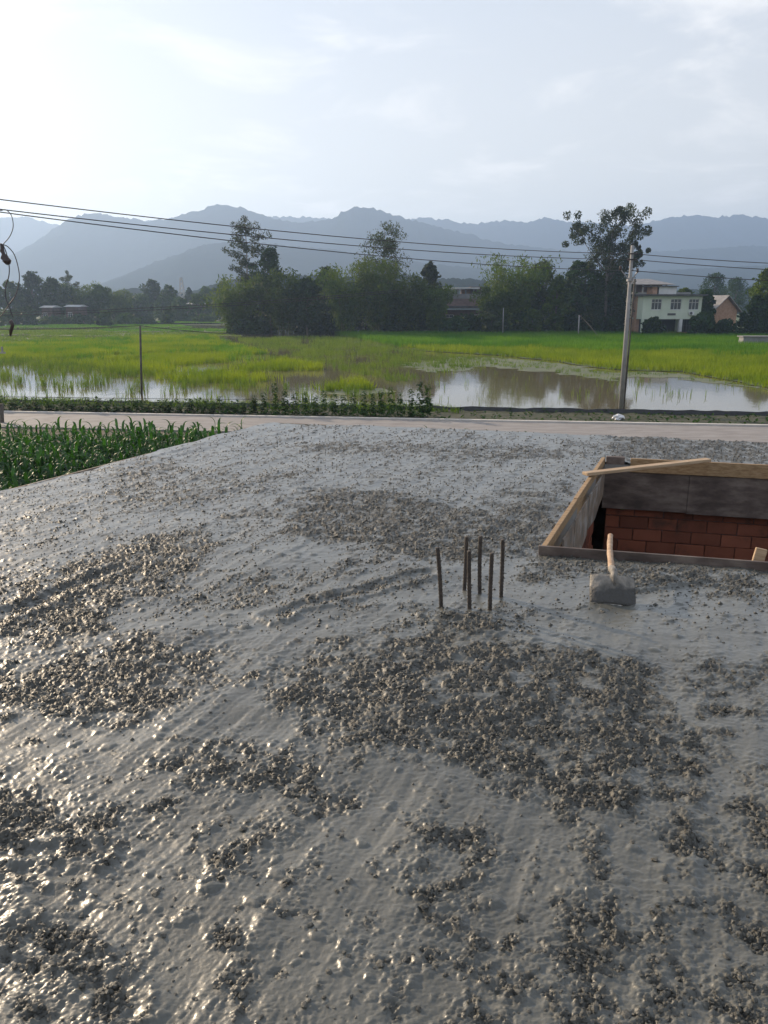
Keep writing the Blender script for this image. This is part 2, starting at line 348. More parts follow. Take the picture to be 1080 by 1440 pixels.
# fields (pixel outlines laid on the ground)
LEFT = PW([(-160, 487), (0, 484), (120, 478), (200, 474), (300, 474), (345, 488), (450, 518), (535, 549), (470, 551), (390, 549), (330, 540), (240, 537), (190, 530), (120, 517), (60, 513), (0, 508), (-160, 515)])
RIGHT = PW([(470, 470), (640, 470.0), (1080, 470.5), (1330, 471), (1330, 575), (1080, 546), (960, 523), (860, 520), (780, 508), (700, 500), (600, 494), (540, 484)])
MID = PW([(330, 476), (480, 473), (560, 488), (640, 500), (720, 506), (640, 522), (560, 538), (480, 522), (370, 492)])
BANK = PW([(560, 512), (640, 503), (700, 503), (780, 511), (860, 523), (960, 525), (1085, 548), (1085, 551), (950, 531), (870, 531), (860, 536), (780, 524), (690, 516), (610, 525)])
BANK2 = PW([(455, 548), (535, 546), (560, 551), (500, 556), (450, 554)])
sheet('paddy_bed', ragged(RIGHT, 2, .8, 5), WZ + .036, M['bed'])
sheet('mud_bank', ragged(BANK, .5, 1.3, 9), WZ + .012, M['mud'])
sheet('mud_bank', ragged(BANK2, .6, .3, 11), WZ + .008, M['mud'])

def inside(x, y, poly): return polysd(x, y, poly) > 0
def scatter(poly, per_m2, cap, seed):
    r = np.random.default_rng(seed); p = np.array(poly); lo, hi = p.min(0), p.max(0)
    n = int(min(cap * 4, (hi - lo).prod() * per_m2)); q = r.uniform(lo, hi, (n, 2))
    return q[inside(q[:, 0], q[:, 1], poly)][:cap]
def blades(pos, hts, nb, width, lean, r, spread=.1, segs=1):
    n = len(pos); b = np.repeat(pos, nb, 0); h = np.repeat(hts, nb) * r.uniform(.6, 1.08, n * nb)
    an = r.uniform(0, 2 * np.pi, n * nb); le = r.uniform(.1, 1, n * nb) * lean * h
    off = r.normal(0, spread, (n * nb, 2)); b = b.copy(); b[:, :2] += off
    d = np.stack([np.cos(an), np.sin(an), 0 * an], 1); fa = r.uniform(0, 2 * np.pi, n * nb); sd_ = np.stack([np.cos(fa), np.sin(fa), 0 * fa], 1) * (width * .5)
    up = np.array([0, 0, 1.0])
    p1 = b + d * (le * .3)[:, None] + up * (h * .6)[:, None]; p2 = b + d * le[:, None] + up * (h * (1 - .25 * lean))[:, None]
    if segs == 1:
        V = np.stack([b - sd_, b + sd_, p2], 1).reshape(-1, 3); return V, np.arange(len(V)).reshape(-1, 3)
    V = np.stack([b - sd_, b + sd_, p1 - sd_ * .8, p1 + sd_ * .8, p2], 1).reshape(-1, 3)
    k = np.arange(n * nb)[:, None] * 5
    return V, np.concatenate([k + [0, 1, 3], k + [0, 3, 2], k + [2, 3, 4]], 0)
def crop(name, q, h, nb, width, lean, m, seed, label=None, spread=.12, segs=1, z=WZ, hv=.18):
    r = np.random.default_rng(seed); pos = np.column_stack([q, np.full(len(q), z)])
    hts = h * (1 + hv * fbm(q[:, 0] * .25, q[:, 1] * .25, seed) + r.uniform(-.12, .12, len(q)))
    V, Fc = blades(pos, hts, nb, width, lean, r, spread, segs)
    return tag(link(name, npmesh(name, V, Fc), m), kind='stuff')
q = scatter(RIGHT, 7, 42000, 1); nz = fbm(q[:, 0] * .09, q[:, 1] * .16, 2); far = polysd(q[:, 0], q[:, 1], RIGHT)
pyv = np.array([proj((a, b, WZ))[1] for a, b in q])
lim = 488 + np.clip((np.array([proj((a, b, WZ))[0] for a, b in q]) - 540) / 540, -1, 1.4) * 12 + 6 * nz
crop('rice', q[pyv < lim], .95, 5, .09, .35, M['rice'], 3)
crop('rice', q[pyv >= lim], .75, 6, .06, .45, M['rice2'], 4)
q = scatter(LEFT, 9, 26000, 5); nz = fbm(q[:, 0] * .12, q[:, 1] * .12, 8)
ed = polysd(q[:, 0], q[:, 1], LEFT); keep = (ed + nz * 3 + rng.uniform(-1, 1, len(q))) > .3
q, nz = q[keep], nz[keep]
pyv = np.array([proj((a, b, WZ))[1] for a, b in q]); kp = (nz + .12 * rng.normal(0, 1, len(q))) > np.where(pyv > 522, .3, np.where(pyv > 508, .06, np.where(pyv > 498, -.12, -.3))); q, nz = q[kp], nz[kp]
crop('rice', q[nz > -.08], .8, 6, .055, .5, M['rice2'], 6)
crop('rice', q[nz <= -.08], .8, 6, .06, .5, M['rice'], 7)
q = scatter(MID, 4.5, 12000, 9); nz = fbm(q[:, 0] * .2, q[:, 1] * .2, 4); q = q[nz > -.12 + .1 * rng.normal(0, 1, len(q))]
crop('rice', q, .6, 5, .035, .5, M['rice3'], 10, spread=.08)
# thin plants standing in the open water on the left, ever fewer towards the road
OPEN = PW([(-160, 505), (0, 503), (120, 510), (240, 528), (390, 542), (530, 548), (560, 560), (520, 573), (300, 573), (-160, 572)])
q = scatter(OPEN, 6, 16000, 12); nz = fbm(q[:, 0] * .35, q[:, 1] * .25, 14)
pyv = np.array([proj((a, b, WZ))[1] for a, b in q]); pxv = np.array([proj((a, b, WZ))[0] for a, b in q])
q = q[(nz + rng.normal(0, .15, len(q))) > (pyv - 522) / 85]
crop('rice', q, .75, 5, .028, .5, M['rice3'], 13, spread=.07, segs=2)
q = scatter(PW([(600, 520), (1085, 535), (1085, 570), (600, 572)]), .5, 400, 15); nz = fbm(q[:, 0] * .2, q[:, 1] * .3, 16); q = q[nz > .05]
crop('rice', q, .55, 3, .025, .5, M['rice3'], 17, spread=.06, segs=2)
q = scatter(PW([(650, 503), (850, 522), (960, 527), (900, 531), (800, 523), (690, 512)]), 1.2, 500, 18)
crop('rice', q, .4, 4, .04, .6, M['rice3'], 19)
q = scatter(BANK, 2.6, 2600, 71); nz = fbm(q[:, 0] * .4, q[:, 1] * .4, 72); q = q[nz > -.05]
crop('rice', q, .32, 5, .045, .7, M['rice3'], 73)
# far fields on the left: alternating strips of crop and water
for i, (y0, y1, x0, x1, mk) in enumerate([(474, 483, -150, 120, 'rice3'), (463, 467.5, 150, 330, 'rice'), (457, 461.5, 20, 250, 'rice'), (452, 455.5, 60, 300, 'rice'), (464, 472, -150, 140, 'rice3'), (468, 474, 60, 320, 'rice3')]):
    y1 -= 1.2; pl = PW([(x0, y0), (x1, y0), (x1 + 20, y1), (x0 - 20, y1)])
    sheet('paddy_bed', ragged(pl, 4, 1.5, 20 + i), WZ + .02 + .004 * i, M['bed'])
    q = scatter(pl, 1.6, 4500, 30 + i); crop('rice', q, .4, 5, .16, .5, M[mk], 40 + i, spread=.25)

# ------------------------------------------------------------------ hills and mountains
def ridge(name, crest, D, depth, seed, rough=.17, foot=.0):
    cx = np.array([c[0] for c in crest], float); cz = np.array([A(c[0], c[1], D)[2] for c in crest]); wx = np.array([A(c[0], c[1], D)[0] for c in crest])
    nx, ny = 420, 46; xs = np.linspace(wx[0], wx[-1], nx); v = np.linspace(-1, 1, ny)
    from_ = np.interp(xs, wx, cz - G)
    Xg, Vg = np.meshgrid(xs, v); H = np.interp(Xg, wx, cz - G)
    wob = fbm(Xg / depth * 1.5, Vg * .7 + seed, seed, 3)
    prof = np.clip(1 - np.abs(Vg), 0, 1) ** .85
    spur = 1 - .12 * np.abs(fbm(Xg / depth * 2.2 + Vg * .4, Vg * .8, seed + 3, 4)) * (1 - prof) * 1.8
    Zg = G - 1 + (H + 1) * prof * np.clip(spur, .2, 1.2)
    Zg += rough * .16 * H * fbm(Xg / (D * .0045), Vg * 22, seed + 9, 4, .6) * sstep(.45, .95, prof)
    Yg = D + Vg * depth + wob * depth * .12 * (1 - prof)
    V = np.stack([Xg, Yg, Zg], -1).reshape(-1, 3); I = np.arange(nx * ny).reshape(ny, nx)
    Fq = np.stack([I[:-1, :-1], I[:-1, 1:], I[1:, 1:], I[1:, :-1]], -1).reshape(-1, 4)
    return tag(link(name, npmesh(name, V, Fq), M['hill']), kind='structure')
ridge('mountain', [(-420, 345), (-200, 318), (-80, 308), (0, 303), (35, 304), (75, 313), (110, 320), (170, 312), (215, 309), (260, 318), (372, 302), (400, 304), (440, 306), (465, 306), (520, 312), (570, 308), (595, 304), (640, 311), (670, 313), (700, 309), (745, 310), (765, 304), (800, 310), (840, 313), (890, 316), (935, 306), (970, 300), (1000, 305), (1040, 299), (1080, 306), (1200, 318), (1500, 345)], 2900, 600, 5)
ridge('mountain', [(-380, 420), (-100, 400), (20, 368), (60, 335), (95, 308), (130, 298), (165, 303), (215, 311), (255, 302), (290, 291), (318, 285), (350, 293), (372, 302), (410, 311), (460, 309), (474, 301), (492, 291), (515, 291), (542, 295), (568, 306), (620, 318), (700, 340), (800, 352), (880, 356), (960, 350), (1050, 345), (1200, 348), (1480, 380)], 2200, 560, 15)
ridge('mountain', [(-100, 425), (60, 420), (150, 398), (220, 368), (290, 342), (340, 338), (400, 344), (470, 350), (540, 362), (620, 372), (720, 380), (830, 384), (960, 378), (1080, 372), (1300, 380), (1500, 410)], 1550, 400, 25)
ridge('hill', [(80, 432), (150, 412), (190, 404), (260, 412), (320, 394), (360, 386), (420, 386), (470, 391), (560, 384), (600, 392), (640, 391), (700, 395), (760, 408), (850, 416), (950, 408), (1040, 404), (1200, 418)], 600, 100, 35, rough=.35)

# ------------------------------------------------------------------ trees
def cards(cen, rad, per, size, asp, r, droop=0.0, hollow=.45, tail=.22):
    n = len(cen); c = np.repeat(cen, per, 0); rr = np.repeat(rad, per, 0); k = len(c)
    u = r.normal(0, 1, (k, 3)); u /= np.linalg.norm(u, axis=1)[:, None]; s = r.uniform(hollow ** 3, 1, k) ** (1 / 3) * (1 + tail * r.exponential(1.0, k).clip(0, 3))
    p = c + u * rr * s[:, None]
    a = r.normal(0, 1, (k, 3)); a[:, 2] -= droop; a /= np.linalg.norm(a, axis=1)[:, None]
    b = np.cross(a, r.normal(0, 1, (k, 3))); b /= np.linalg.norm(b, axis=1)[:, None] + 1e-9
    sz = size * r.uniform(.55, 1.35, k)[:, None]
    V = np.stack([p - a * sz * .5, p + b * sz * asp * .5, p + a * sz * .5, p - b * sz * asp * .5], 1).reshape(-1, 3)
    return V, np.arange(len(V)).reshape(-1, 4)
def tree_bamboo(h, wd, r):
    h = h * 1.1
    t = MB(); C_, Rd = [], []
    for i in range(26):
        an = r.uniform(0, 2 * np.pi); br = r.uniform(0, .12) * wd; hh = h * r.uniform(.6, 1.0); ln = r.uniform(.1, .5) * wd
        pts = []
        for s in np.linspace(0, 1, 7):
            rad_ = br + ln * s ** 2.2; pts.append((math.cos(an) * rad_, math.sin(an) * rad_, hh * (s * 1.12 - .12 * s ** 4 - .10 * s ** 6)))
        t.tube(pts, [.05, .05, .045, .04, .035, .025, .015], 5)
        for s in np.linspace(.22, 1.02, 9):
            rad_ = br + ln * min(s, 1.05) ** 2.2; z = hh * (s * 1.12 - .12 * s ** 4 - .10 * s ** 6)
            C_.append((math.cos(an) * rad_ + r.normal(0, .35), math.sin(an) * rad_ + r.normal(0, .35), z - .2)); q = (.45 + .75 * math.sin(min(1, s) * 2.6)) * wd / 9
            Rd.append((q, q, q * 1.15))
    return t, 'culms', M['culm'], cards(np.array(C_), np.array(Rd), 30, .72, .3, r, droop=.9, hollow=.15), M['bamboo']
def limbs(t, base, tip, r0, r):
    m_ = (base + tip) / 2 + r.normal(0, .06, 3) * np.linalg.norm(tip - base); m_[2] += .05 * np.linalg.norm(tip - base)
    t.tube([base, m_, tip], [r0, r0 * .7, r0 * .3], 5)
def tree_euca(h, wd, r, lean=.05, low=.3, n=22, form='tall'):
    t = MB(); C_, Rd = [], []; ax = r.uniform(-1, 1) * lean * h
    ph = r.uniform(0, 6)
    def sp(s): return np.array([ax * s * s + .012 * h * math.sin(5 * s + ph), .01 * h * math.cos(4 * s + ph), h * .95 * s])
    t.tube([sp(s) for s in np.linspace(0, 1, 9)], list(np.linspace(.011 * h, .0022 * h, 9)), 7)
    for i in range(n):
        s = low + (1 - low) * (i + r.uniform(0, .8)) / n; an = i * 2.4 + r.uniform(-.5, .5)
        if form == 'tall': ext = wd * .5 * (.35 + .65 * math.sin(math.pi * min(1, (1.08 - s) / (1.08 - low)) * .9)) * r.uniform(.45, 1.1)
        else: ext = wd * .5 * (1 - .3 * s) * r.uniform(.5, 1.1)
        b = sp(s * .93); e = b + np.array([math.cos(an) * ext, math.sin(an) * ext, (.05 + .45 * r.uniform()) * ext + .02 * h])
        limbs(t, b, e, .0028 * h, r)
        for j in range(3):
            C_.append(b + (e - b) * (1.0 - .28 * j) + r.normal(0, .25, 3)); q = wd * r.uniform(.10, .2) * (1 - .18 * j); Rd.append((q * 1.1, q * 1.1, q * .8))
    C_.append(sp(1)); Rd.append((wd * .09,) * 3)
    return t, 'trunk', M['pbark'], cards(np.array(C_), np.array(Rd), 105, .4, .45, r, droop=.6, hollow=.1, tail=.07), M['euca']
def tree_broad(h, wd, r, cb=.22, n=38, m='broad', per=105, size=.6, taper=.0):
    t = MB(); C_, Rd = [], []; ax = r.normal(0, .03, 2) * h
    def sp(s): return np.array([ax[0] * s, ax[1] * s, h * .9 * s])
    t.tube([sp(s) for s in np.linspace(0, 1, 6)], list(np.linspace(.02 * h, .004 * h, 6)), 7)
    for i in range(n):
        zf = cb + (1 - cb) * ((i + .5) / n) ** .9; prof = math.sin(math.pi * (.12 + .85 * (zf - cb) / (1 - cb))) ** .7
        if taper: prof = (1 - (zf - cb) / (1 - cb)) ** taper + .08
        an = i * 2.4; ex = wd * .5 * prof * r.uniform(.3, 1.12); q = wd * r.uniform(.055, .16) * (.6 + .5 * prof)
        c = np.array([math.cos(an) * ex * .82, math.sin(an) * ex * .82, h * zf - q * .3]); C_.append(c + sp(zf) * [1, 1, 0]); Rd.append((q, q, q * .85))
        if i % 2 == 0: limbs(t, sp(max(.12, zf * .7)), C_[-1], .006 * h, r)
    return t, 'trunk', M['bark'], cards(np.array(C_), np.array(Rd), per, size, .55, r, hollow=.3), M[m]
def tree_big(h, wd, r):                      # the tall broad gum with a forked, leaning head
    t = MB(); C_, Rd = [], []
    t.tube([(0, 0, 0), (.1, 0, h * .25), (-.1, .1, h * .45), (.1, 0, h * .6)], [.34, .3, .26, .22], 8)
    heads = [((-.48, .1, .93), .15), ((-.33, -.1, .84), .17), ((-.40, .15, .80), .12), ((-.12, .1, .83), .2), ((.05, -.15, .9), .2), ((.22, .1, .95), .2), ((.16, 0, .985), .11), ((.32, -.1, .86), .16), ((.40, .1, .77), .15), ((.18, .2, .76), .2), ((-.08, 0, .73), .19), ((.46, 0, .70), .08), ((.36, 0, .63), .12), ((.05, .1, .64), .15), ((-.2, -.1, .6), .12), ((.22, -.1, .56), .14)]
    for (c, q) in heads:
        tip = np.array([c[0] * wd, c[1] * wd, c[2] * h]); b = np.array([.05 * c[0] * wd, 0, h * r.uniform(.42, .6)]); limbs(t, b, tip, .12, r)
        for j in range(7):
            o = r.normal(0, .62, 3) * q * wd; C_.append(tip + o); Rd.append((q * wd * .42,) * 3)
    for i in range(44):
        C_.append(np.array([r.uniform(-.3, .34) * wd, r.uniform(-.3, .3) * wd, h * r.uniform(.12, .74)])); Rd.append((wd * .11,) * 3)
    return t, 'trunk', M['pbark'], cards(np.array(C_), np.array(Rd), 115, .42, .5, r, droop=.4, hollow=.1, tail=.1), M['euca']
def place_tree(name, label, base, spec, group, share={}):
    t, tn, tm, (V, Fc), lm = spec
    e = empty(name, base, label, 'tree' if 'bush' not in name else 'bush', group)
    t.build(tn, tm, e, True); link('crown', npmesh('crown', V, Fc, False), lm, e)
    return e
GL = G - .42
def at(px, Y): d = (px - 540) / F; dep = Y * cT - (GL - CAM_Z) * sT; return (d * dep, Y, GL)
def hgt(py, Y): return A(540, py, Y)[2] - GL
def wid(px, Y): return px / F * Y
seed = 100
def T(kind, name, px, top, wpx, Y, label, group, **kw):
    global seed; seed += 1; r = np.random.default_rng(seed); h, wd = hgt(top, Y), wid(wpx, Y)
    return place_tree(name, label, at(px, Y), globals()['tree_' + kind](h, wd, r, **kw), group)
GM = 'trees across the paddy field'
T('bamboo', 'bamboo_clump', 330, 392, 80, 150, 'yellowish drooping bamboo clump at the left end of the middle tree belt', GM)
T('euca', 'eucalyptus_tree', 352, 299, 52, 156, 'tallest thin eucalyptus on the left of the tree belt, sparse tufted crown', GM, lean=.03, low=.42, n=18)
T('broad', 'broadleaf_tree', 381, 350, 58, 153, 'upright leafy tree just right of the tall thin left eucalyptus', GM, m='dark')
T('bamboo', 'bamboo_clump', 400, 384, 74, 149, 'dark bamboo clump right of the left eucalyptus', GM)
T('broad', 'broadleaf_tree', 432, 392, 56, 147, 'low dark round tree between two bamboo clumps left of centre', GM, m='dark')
T('broad', 'broadleaf_tree', 457, 376, 44, 162, 'slim pale tree peeping over the bamboo left of the middle eucalyptus', GM, m='euca')
T('bamboo', 'bamboo_clump', 486, 378, 84, 148, 'lit bamboo clump below and left of the middle eucalyptus', GM)
T('euca', 'eucalyptus_tree', 537, 310, 72, 155, 'middle eucalyptus with round tufts, taller than all trees beside it', GM, lean=.02, low=.3, n=24)
T('bamboo', 'bamboo_clump', 531, 366, 78, 148, 'bamboo clump at the foot of the middle eucalyptus', GM)
T('bamboo', 'bamboo_clump', 572, 386, 68, 149, 'dark bamboo clump right of the middle eucalyptus', GM)
T('broad', 'broadleaf_tree', 604, 369, 46, 157, 'pointed tree left of the brown brick building', GM, m='euca', taper=.55)
T('bamboo', 'bamboo_clump', 612, 404, 50, 148, 'small bamboo clump against the brown brick building', GM)
T('broad', 'broadleaf_tree', 640, 446, 46, 147, 'dark low tree in front of the brown brick building', GM, m='dark', n=20, per=90)
T('bamboo', 'bamboo_clump', 722, 362, 92, 152, 'tallest bamboo clump, just right of the brown brick building', GM)
T('bamboo', 'bamboo_clump', 694, 402, 54, 148, 'small lit bamboo clump leaning over the brown brick building', GM)
T('broad', 'broadleaf_tree', 762, 368, 62, 160, 'grey green tree between the tallest bamboo and the big gum tree', GM, m='euca')
T('broad', 'ivy_tree', 780, 388, 40, 148, 'narrow tree hung with pale ivy right of the tallest bamboo', GM, m='bamboo', cb=.06, n=30)
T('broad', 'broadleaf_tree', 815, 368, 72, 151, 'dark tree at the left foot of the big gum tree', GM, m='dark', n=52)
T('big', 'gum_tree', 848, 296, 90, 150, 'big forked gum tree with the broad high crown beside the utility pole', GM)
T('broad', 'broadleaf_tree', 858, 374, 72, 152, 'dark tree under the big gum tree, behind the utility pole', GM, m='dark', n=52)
T('broad', 'bush', 748, 436, 34, 144, 'pale bush at the field edge in front of the dark belt', GM, m='bamboo', cb=.02, n=20, per=80)
T('broad', 'bush', 692, 437, 44, 145, 'rounded grey green bush beside the thin post near the brown building', GM, m='euca', cb=.02, n=20, per=80)
for i, x in enumerate((352, 455, 560, 660, 735, 800, 850)):
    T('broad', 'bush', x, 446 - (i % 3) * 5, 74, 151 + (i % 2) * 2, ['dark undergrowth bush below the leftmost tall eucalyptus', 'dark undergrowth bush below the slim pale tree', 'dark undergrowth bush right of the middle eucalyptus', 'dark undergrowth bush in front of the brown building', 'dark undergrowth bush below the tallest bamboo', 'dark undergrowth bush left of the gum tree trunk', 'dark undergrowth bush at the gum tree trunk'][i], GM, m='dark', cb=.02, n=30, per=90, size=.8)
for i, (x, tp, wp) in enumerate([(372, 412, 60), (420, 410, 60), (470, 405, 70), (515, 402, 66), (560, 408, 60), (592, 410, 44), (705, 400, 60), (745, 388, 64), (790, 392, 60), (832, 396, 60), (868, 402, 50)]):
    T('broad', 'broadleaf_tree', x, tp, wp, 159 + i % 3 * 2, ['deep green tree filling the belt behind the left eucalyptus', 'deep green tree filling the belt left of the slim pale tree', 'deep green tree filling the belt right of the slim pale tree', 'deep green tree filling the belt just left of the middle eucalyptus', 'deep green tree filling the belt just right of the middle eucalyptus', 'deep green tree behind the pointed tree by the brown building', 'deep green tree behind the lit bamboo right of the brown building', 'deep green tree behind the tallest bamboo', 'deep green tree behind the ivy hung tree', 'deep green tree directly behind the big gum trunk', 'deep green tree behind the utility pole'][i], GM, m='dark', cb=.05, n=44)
GR = 'trees round the pale green house'
T('broad', 'bush', 917, 447, 40, 138, 'dark rounded bush in front of the pale house ground floor', GR, m='dark', cb=.03, n=22, per=90)
T('broad', 'broadleaf_tree', 956, 406, 36, 158, 'sunlit tree behind the flat roof of the pale house', GR, m='bamboo')
T('broad', 'broadleaf_tree', 991, 408, 34, 146, 'dark slim tree between the pale house and the gable house', GR, m='dark', cb=.1)
T('broad', 'broadleaf_tree', 1000, 385, 44, 260, 'hazy tall tree behind the gable house, left one', GR, m='dark')
T('broad', 'broadleaf_tree', 1032, 392, 50, 265, 'hazy tall tree behind the gable house, right one', GR, m='dark')
T('broad', 'broadleaf_tree', 1076, 376, 62, 141, 'large lit tree at the right edge of the photo', GR, m='bamboo', n=50)
T('broad', 'bush', 985, 441, 40, 137, 'dark bush at the right corner of the pale house', GR, m='dark', cb=.02, n=22, per=90)
T('broad', 'bush', 1015, 450, 46, 137, 'dark bush below the gable house', GR, m='dark', cb=.02, n=22, per=90)
T('broad', 'broadleaf_tree', 1056, 417, 46, 139, 'dark round tree covering the right end of the gable house', GR, m='dark', cb=.03, n=34)
T('broad', 'bush', 1078, 452, 40, 136, 'dark bush at the right edge behind the low concrete wall', GR, m='dark', cb=.02, n=20, per=90)
GF = 'hazy trees beyond the far fields on the left'
FAR = [('broad', -12, 392, 50, 235), ('broad', 22, 396, 40, 240), ('broad', 48, 383, 42, 240), ('euca', 60, 386, 24, 245), ('broad', 80, 393, 46, 235), ('euca', 105, 379, 26, 240), ('bamboo', 118, 398, 46, 238), ('broad', 140, 402, 40, 235), ('bamboo', 164, 408, 40, 250), ('broad', 186, 414, 26, 285), ('broad', 215, 394, 34, 295), ('broad', 240, 402, 36, 300), ('broad', 268, 405, 24, 330), ('broad', 290, 404, 34, 310), ('broad', 313, 398, 34, 300)]
ORD = ['first', 'second', 'third', 'fourth', 'fifth', 'sixth', 'seventh', 'eighth', 'ninth', 'tenth', 'eleventh', 'twelfth', 'thirteenth', 'fourteenth', 'fifteenth', 'sixteenth', 'seventeenth', 'eighteenth', 'nineteenth']
for i, (k, x, tp, wp, Y) in enumerate(FAR):
    kw = dict(low=.4, n=12) if k == 'euca' else (dict(m='broad' if i % 2 else 'dark', n=34, per=70, size=1.0) if k == 'broad' else {})
    if i in (9, 12): kw['taper'] = .8
    T(k, {'broad': 'broadleaf_tree', 'euca': 'eucalyptus_tree', 'bamboo': 'bamboo_clump'}[k], x, tp, wp, Y, 'hazy distant %s, %s tree from the left in the far left tree line' % ({'broad': 'leafy tree', 'euca': 'thin tufted eucalyptus', 'bamboo': 'feathery bamboo'}[k], ORD[i]), GF, **kw)
for i, (x, tp, wp) in enumerate([(-30, 404, 44), (36, 410, 44), (66, 412, 40), (94, 409, 44), (130, 414, 46), (172, 419, 40), (200, 415, 44), (230, 416, 40), (254, 420, 36), (280, 414, 40), (304, 416, 40)]):
    T('broad', 'broadleaf_tree', x, tp, wp, 262 + 9 * (i % 4), 'low hazy tree behind the far left tree line, %s such from the left' % ORD[i], 'hazy filler trees in the far left tree line', m='broad', cb=.03, n=32, per=60, size=1.0)
for i, (x, tp, wp, Y) in enumerate([(6, 440, 44, 212), (40, 432, 40, 214), (75, 446, 44, 222), (112, 444, 50, 222), (150, 437, 18, 205), (143, 440, 14, 206), (178, 442, 40, 235), (205, 446, 36, 240), (236, 435, 20, 220), (262, 448, 40, 260), (288, 444, 36, 250)]):
    T('broad', 'bush', x, tp, wp, Y, 'hazy bush at the foot of the far left trees, %s bush from the left' % ORD[i], 'hazy bushes below the far left trees', m='dark' if i % 2 else 'broad', cb=.02, n=20, per=60, size=.8)

# ------------------------------------------------------------------ houses across the field
M['mint'] = mat('mint_render', (.52, .58, .47), (.6, .65, .55), .6, .85)
M['white'] = mat('white_wall', (.6, .6, .6), (.72, .72, .72), 1, .85)
M['roofpale'] = mat('pale_sheet_roof', (.36, .36, .36), (.48, .48, .48), .8, .7)
M['roofdk'] = mat('dark_roof', (.06, .06, .065), (.1, .1, .105), 1.5, .8)
M['roofgr'] = mat('grey_tile_roof', (.2, .19, .19), (.3, .285, .28), 1.2, .8)
M['glass'] = mat('window_glass', (.03, .04, .05), rough=.08)
M['frame'] = mat('window_frame_white', (.55, .56, .55), rough=.6)
M['obrick'] = mat('orange_brick_wall', (.34, .19, .12), (.46, .29, .2), 2, .9)
M['brown'] = mat('brown_brick_wall', (.07, .045, .038), (.13, .085, .07), 1.2, .9)
M['grey'] = mat('grey_concrete_wall', (.2, .2, .2), (.3, .3, .3), 1, .9)
M['void'] = mat('interior_shade', (.02, .02, .02), rough=.9)  # near-black colour stands in for shade in the open ground floor and doorway
M['red'] = mat('red_paint', (.2, .03, .025), rough=.6)
def window(parent, x, y, z, ww, wh, cols=3):
    f = MB(); b = .07
    f.box((x - ww / 2, y, z), (b, .12, wh)); f.box((x + ww / 2, y, z), (b, .12, wh)); f.box((x, y, z + wh / 2), (ww - b, .12, b)); f.box((x, y, z - wh / 2), (ww - b, .12, b))
    for k in range(1, cols): f.box((x - ww / 2 + ww * k / cols, y, z), (b, .1, wh - b))
    f.box((x, y + .005, z + wh * .18), (ww - b, .09, b))
    fo = f.build('window', M['frame'], parent)
    for k in range(cols):
        MB().box((x - ww / 2 + ww * (k + .5) / cols, y + .02, z), (ww / cols - b, .03, wh - b)).build('pane', M['glass'], fo)
    MB().box((x, y - .06, z - wh / 2 - .08), (ww + .2, .22, .08)).build('sill', M['white'], fo)
hy = 143.0; hx0, hx1 = at(899, hy)[0], at(983, hy)[0]; hw = hx1 - hx0
def hz(py): return A(540, py, hy)[2] - GL
hs = empty('farmhouse', ((hx0 + hx1) / 2, hy, GL), 'pale green two storey house with flat roof and three upper windows', 'house', rz=R(4))
zf, zt = hz(447), hz(416)
m_ = MB(); wy = -.12
# upper wall, with the window openings left free: built from piers and bands
wins = [(-hw * .27, 1.9), (hw * .06, 2.0), (hw * .365, 1.9)]; z0w, z1w = hz(435.5), hz(420.5)
xs = [-hw / 2] + sum([[x - q / 2, x + q / 2] for x, q in wins], []) + [hw / 2]
for a, b in zip(xs[0::2], xs[1::2]): m_.box(((a + b) / 2, 0, (z0w + z1w) / 2), (b - a, .25, z1w - z0w))
m_.box((0, 0, (zf + z0w) / 2), (hw, .25, z0w - zf)); m_.box((0, 0, (zt + z1w) / 2), (hw, .25, zt - z1w))
m_.box((-hw / 2 + .125, 4.1, (zf + zt) / 2), (.25, 7.9, zt - zf)); m_.box((hw / 2 - .125, 4.1, (zf + zt) / 2), (.25, 7.9, zt - zf))
m_.box((0, 8.2, zt / 2), (hw, .25, zt)); m_.build('upper_wall', M['mint'], hs)
for x, q in wins: window(hs, x, -.02, (z0w + z1w) / 2, q - .1, z1w - z0w - .06)
MB().box((0, 3.6, zt + .14), (hw + 1.2, 9.4, .26)).build('roof', M['roofdk'], hs)
MB().box((0, 3.9, zf - .12), (hw + .1, 8.2, .22)).build('floor_band', M['mint'], hs)
MB().box((hw * .17, 0, (zf - .24) / 2), (.55, .5, zf - .24)).build('column', M['white'], hs)
MB().box((hw * .47, .0, (zf - .24) / 2), (.5, .5, zf - .24)).build('column', M['mint'], hs)
MB().box((-hw * .48, .0, (zf - .24) / 2), (.4, .5, zf - .24)).build('column', M['mint'], hs)
MB().box((-hw * .15, 1.9, (zf - .24) / 2), (hw * .62, .2, zf - .24)).build('ground_floor_wall', M['void'], hs)
g_ = MB()
for k in range(5): g_.box((hw * .22 + k * hw * .05, .9, (zf - .24) / 2), (.06, .06, zf - .24))
g_.box((hw * .32, .9, (zf) * .55), (hw * .22, .05, .06)); g_.build('grille_door', M['roofdk'], hs)
MB().box((hw * .32, 1.3, (zf - .24) / 2), (hw * .26, .1, zf - .24)).build('ground_floor_wall', M['void'], hs)
MB().box((hw * .1, -.5, .35), (hw * .5, .15, .7)).build('low_red_wall', M['red'], hs)
MB().box((0, -.16, hz(442)), (1.5, .05, .38)).build('wall_plaque', M['roofdk'], hs)
z2 = zt + .27; rh = hz(403) - z2
MB().box((-hw * .05, 2.6, z2 + rh / 2), (3.2, 3, rh)).build('roof_room_wall', M['white'], hs)
MB().box((-hw * .27, 2.4, z2 + rh / 2), (.9, 2.6, rh)).build('roof_room_side_wall', M['obrick'], hs)
MB().box((-hw * .195, 2.75, z2 + rh * .45), (.8, 2.6, rh * .9)).build('roof_room_door', M['void'], hs)
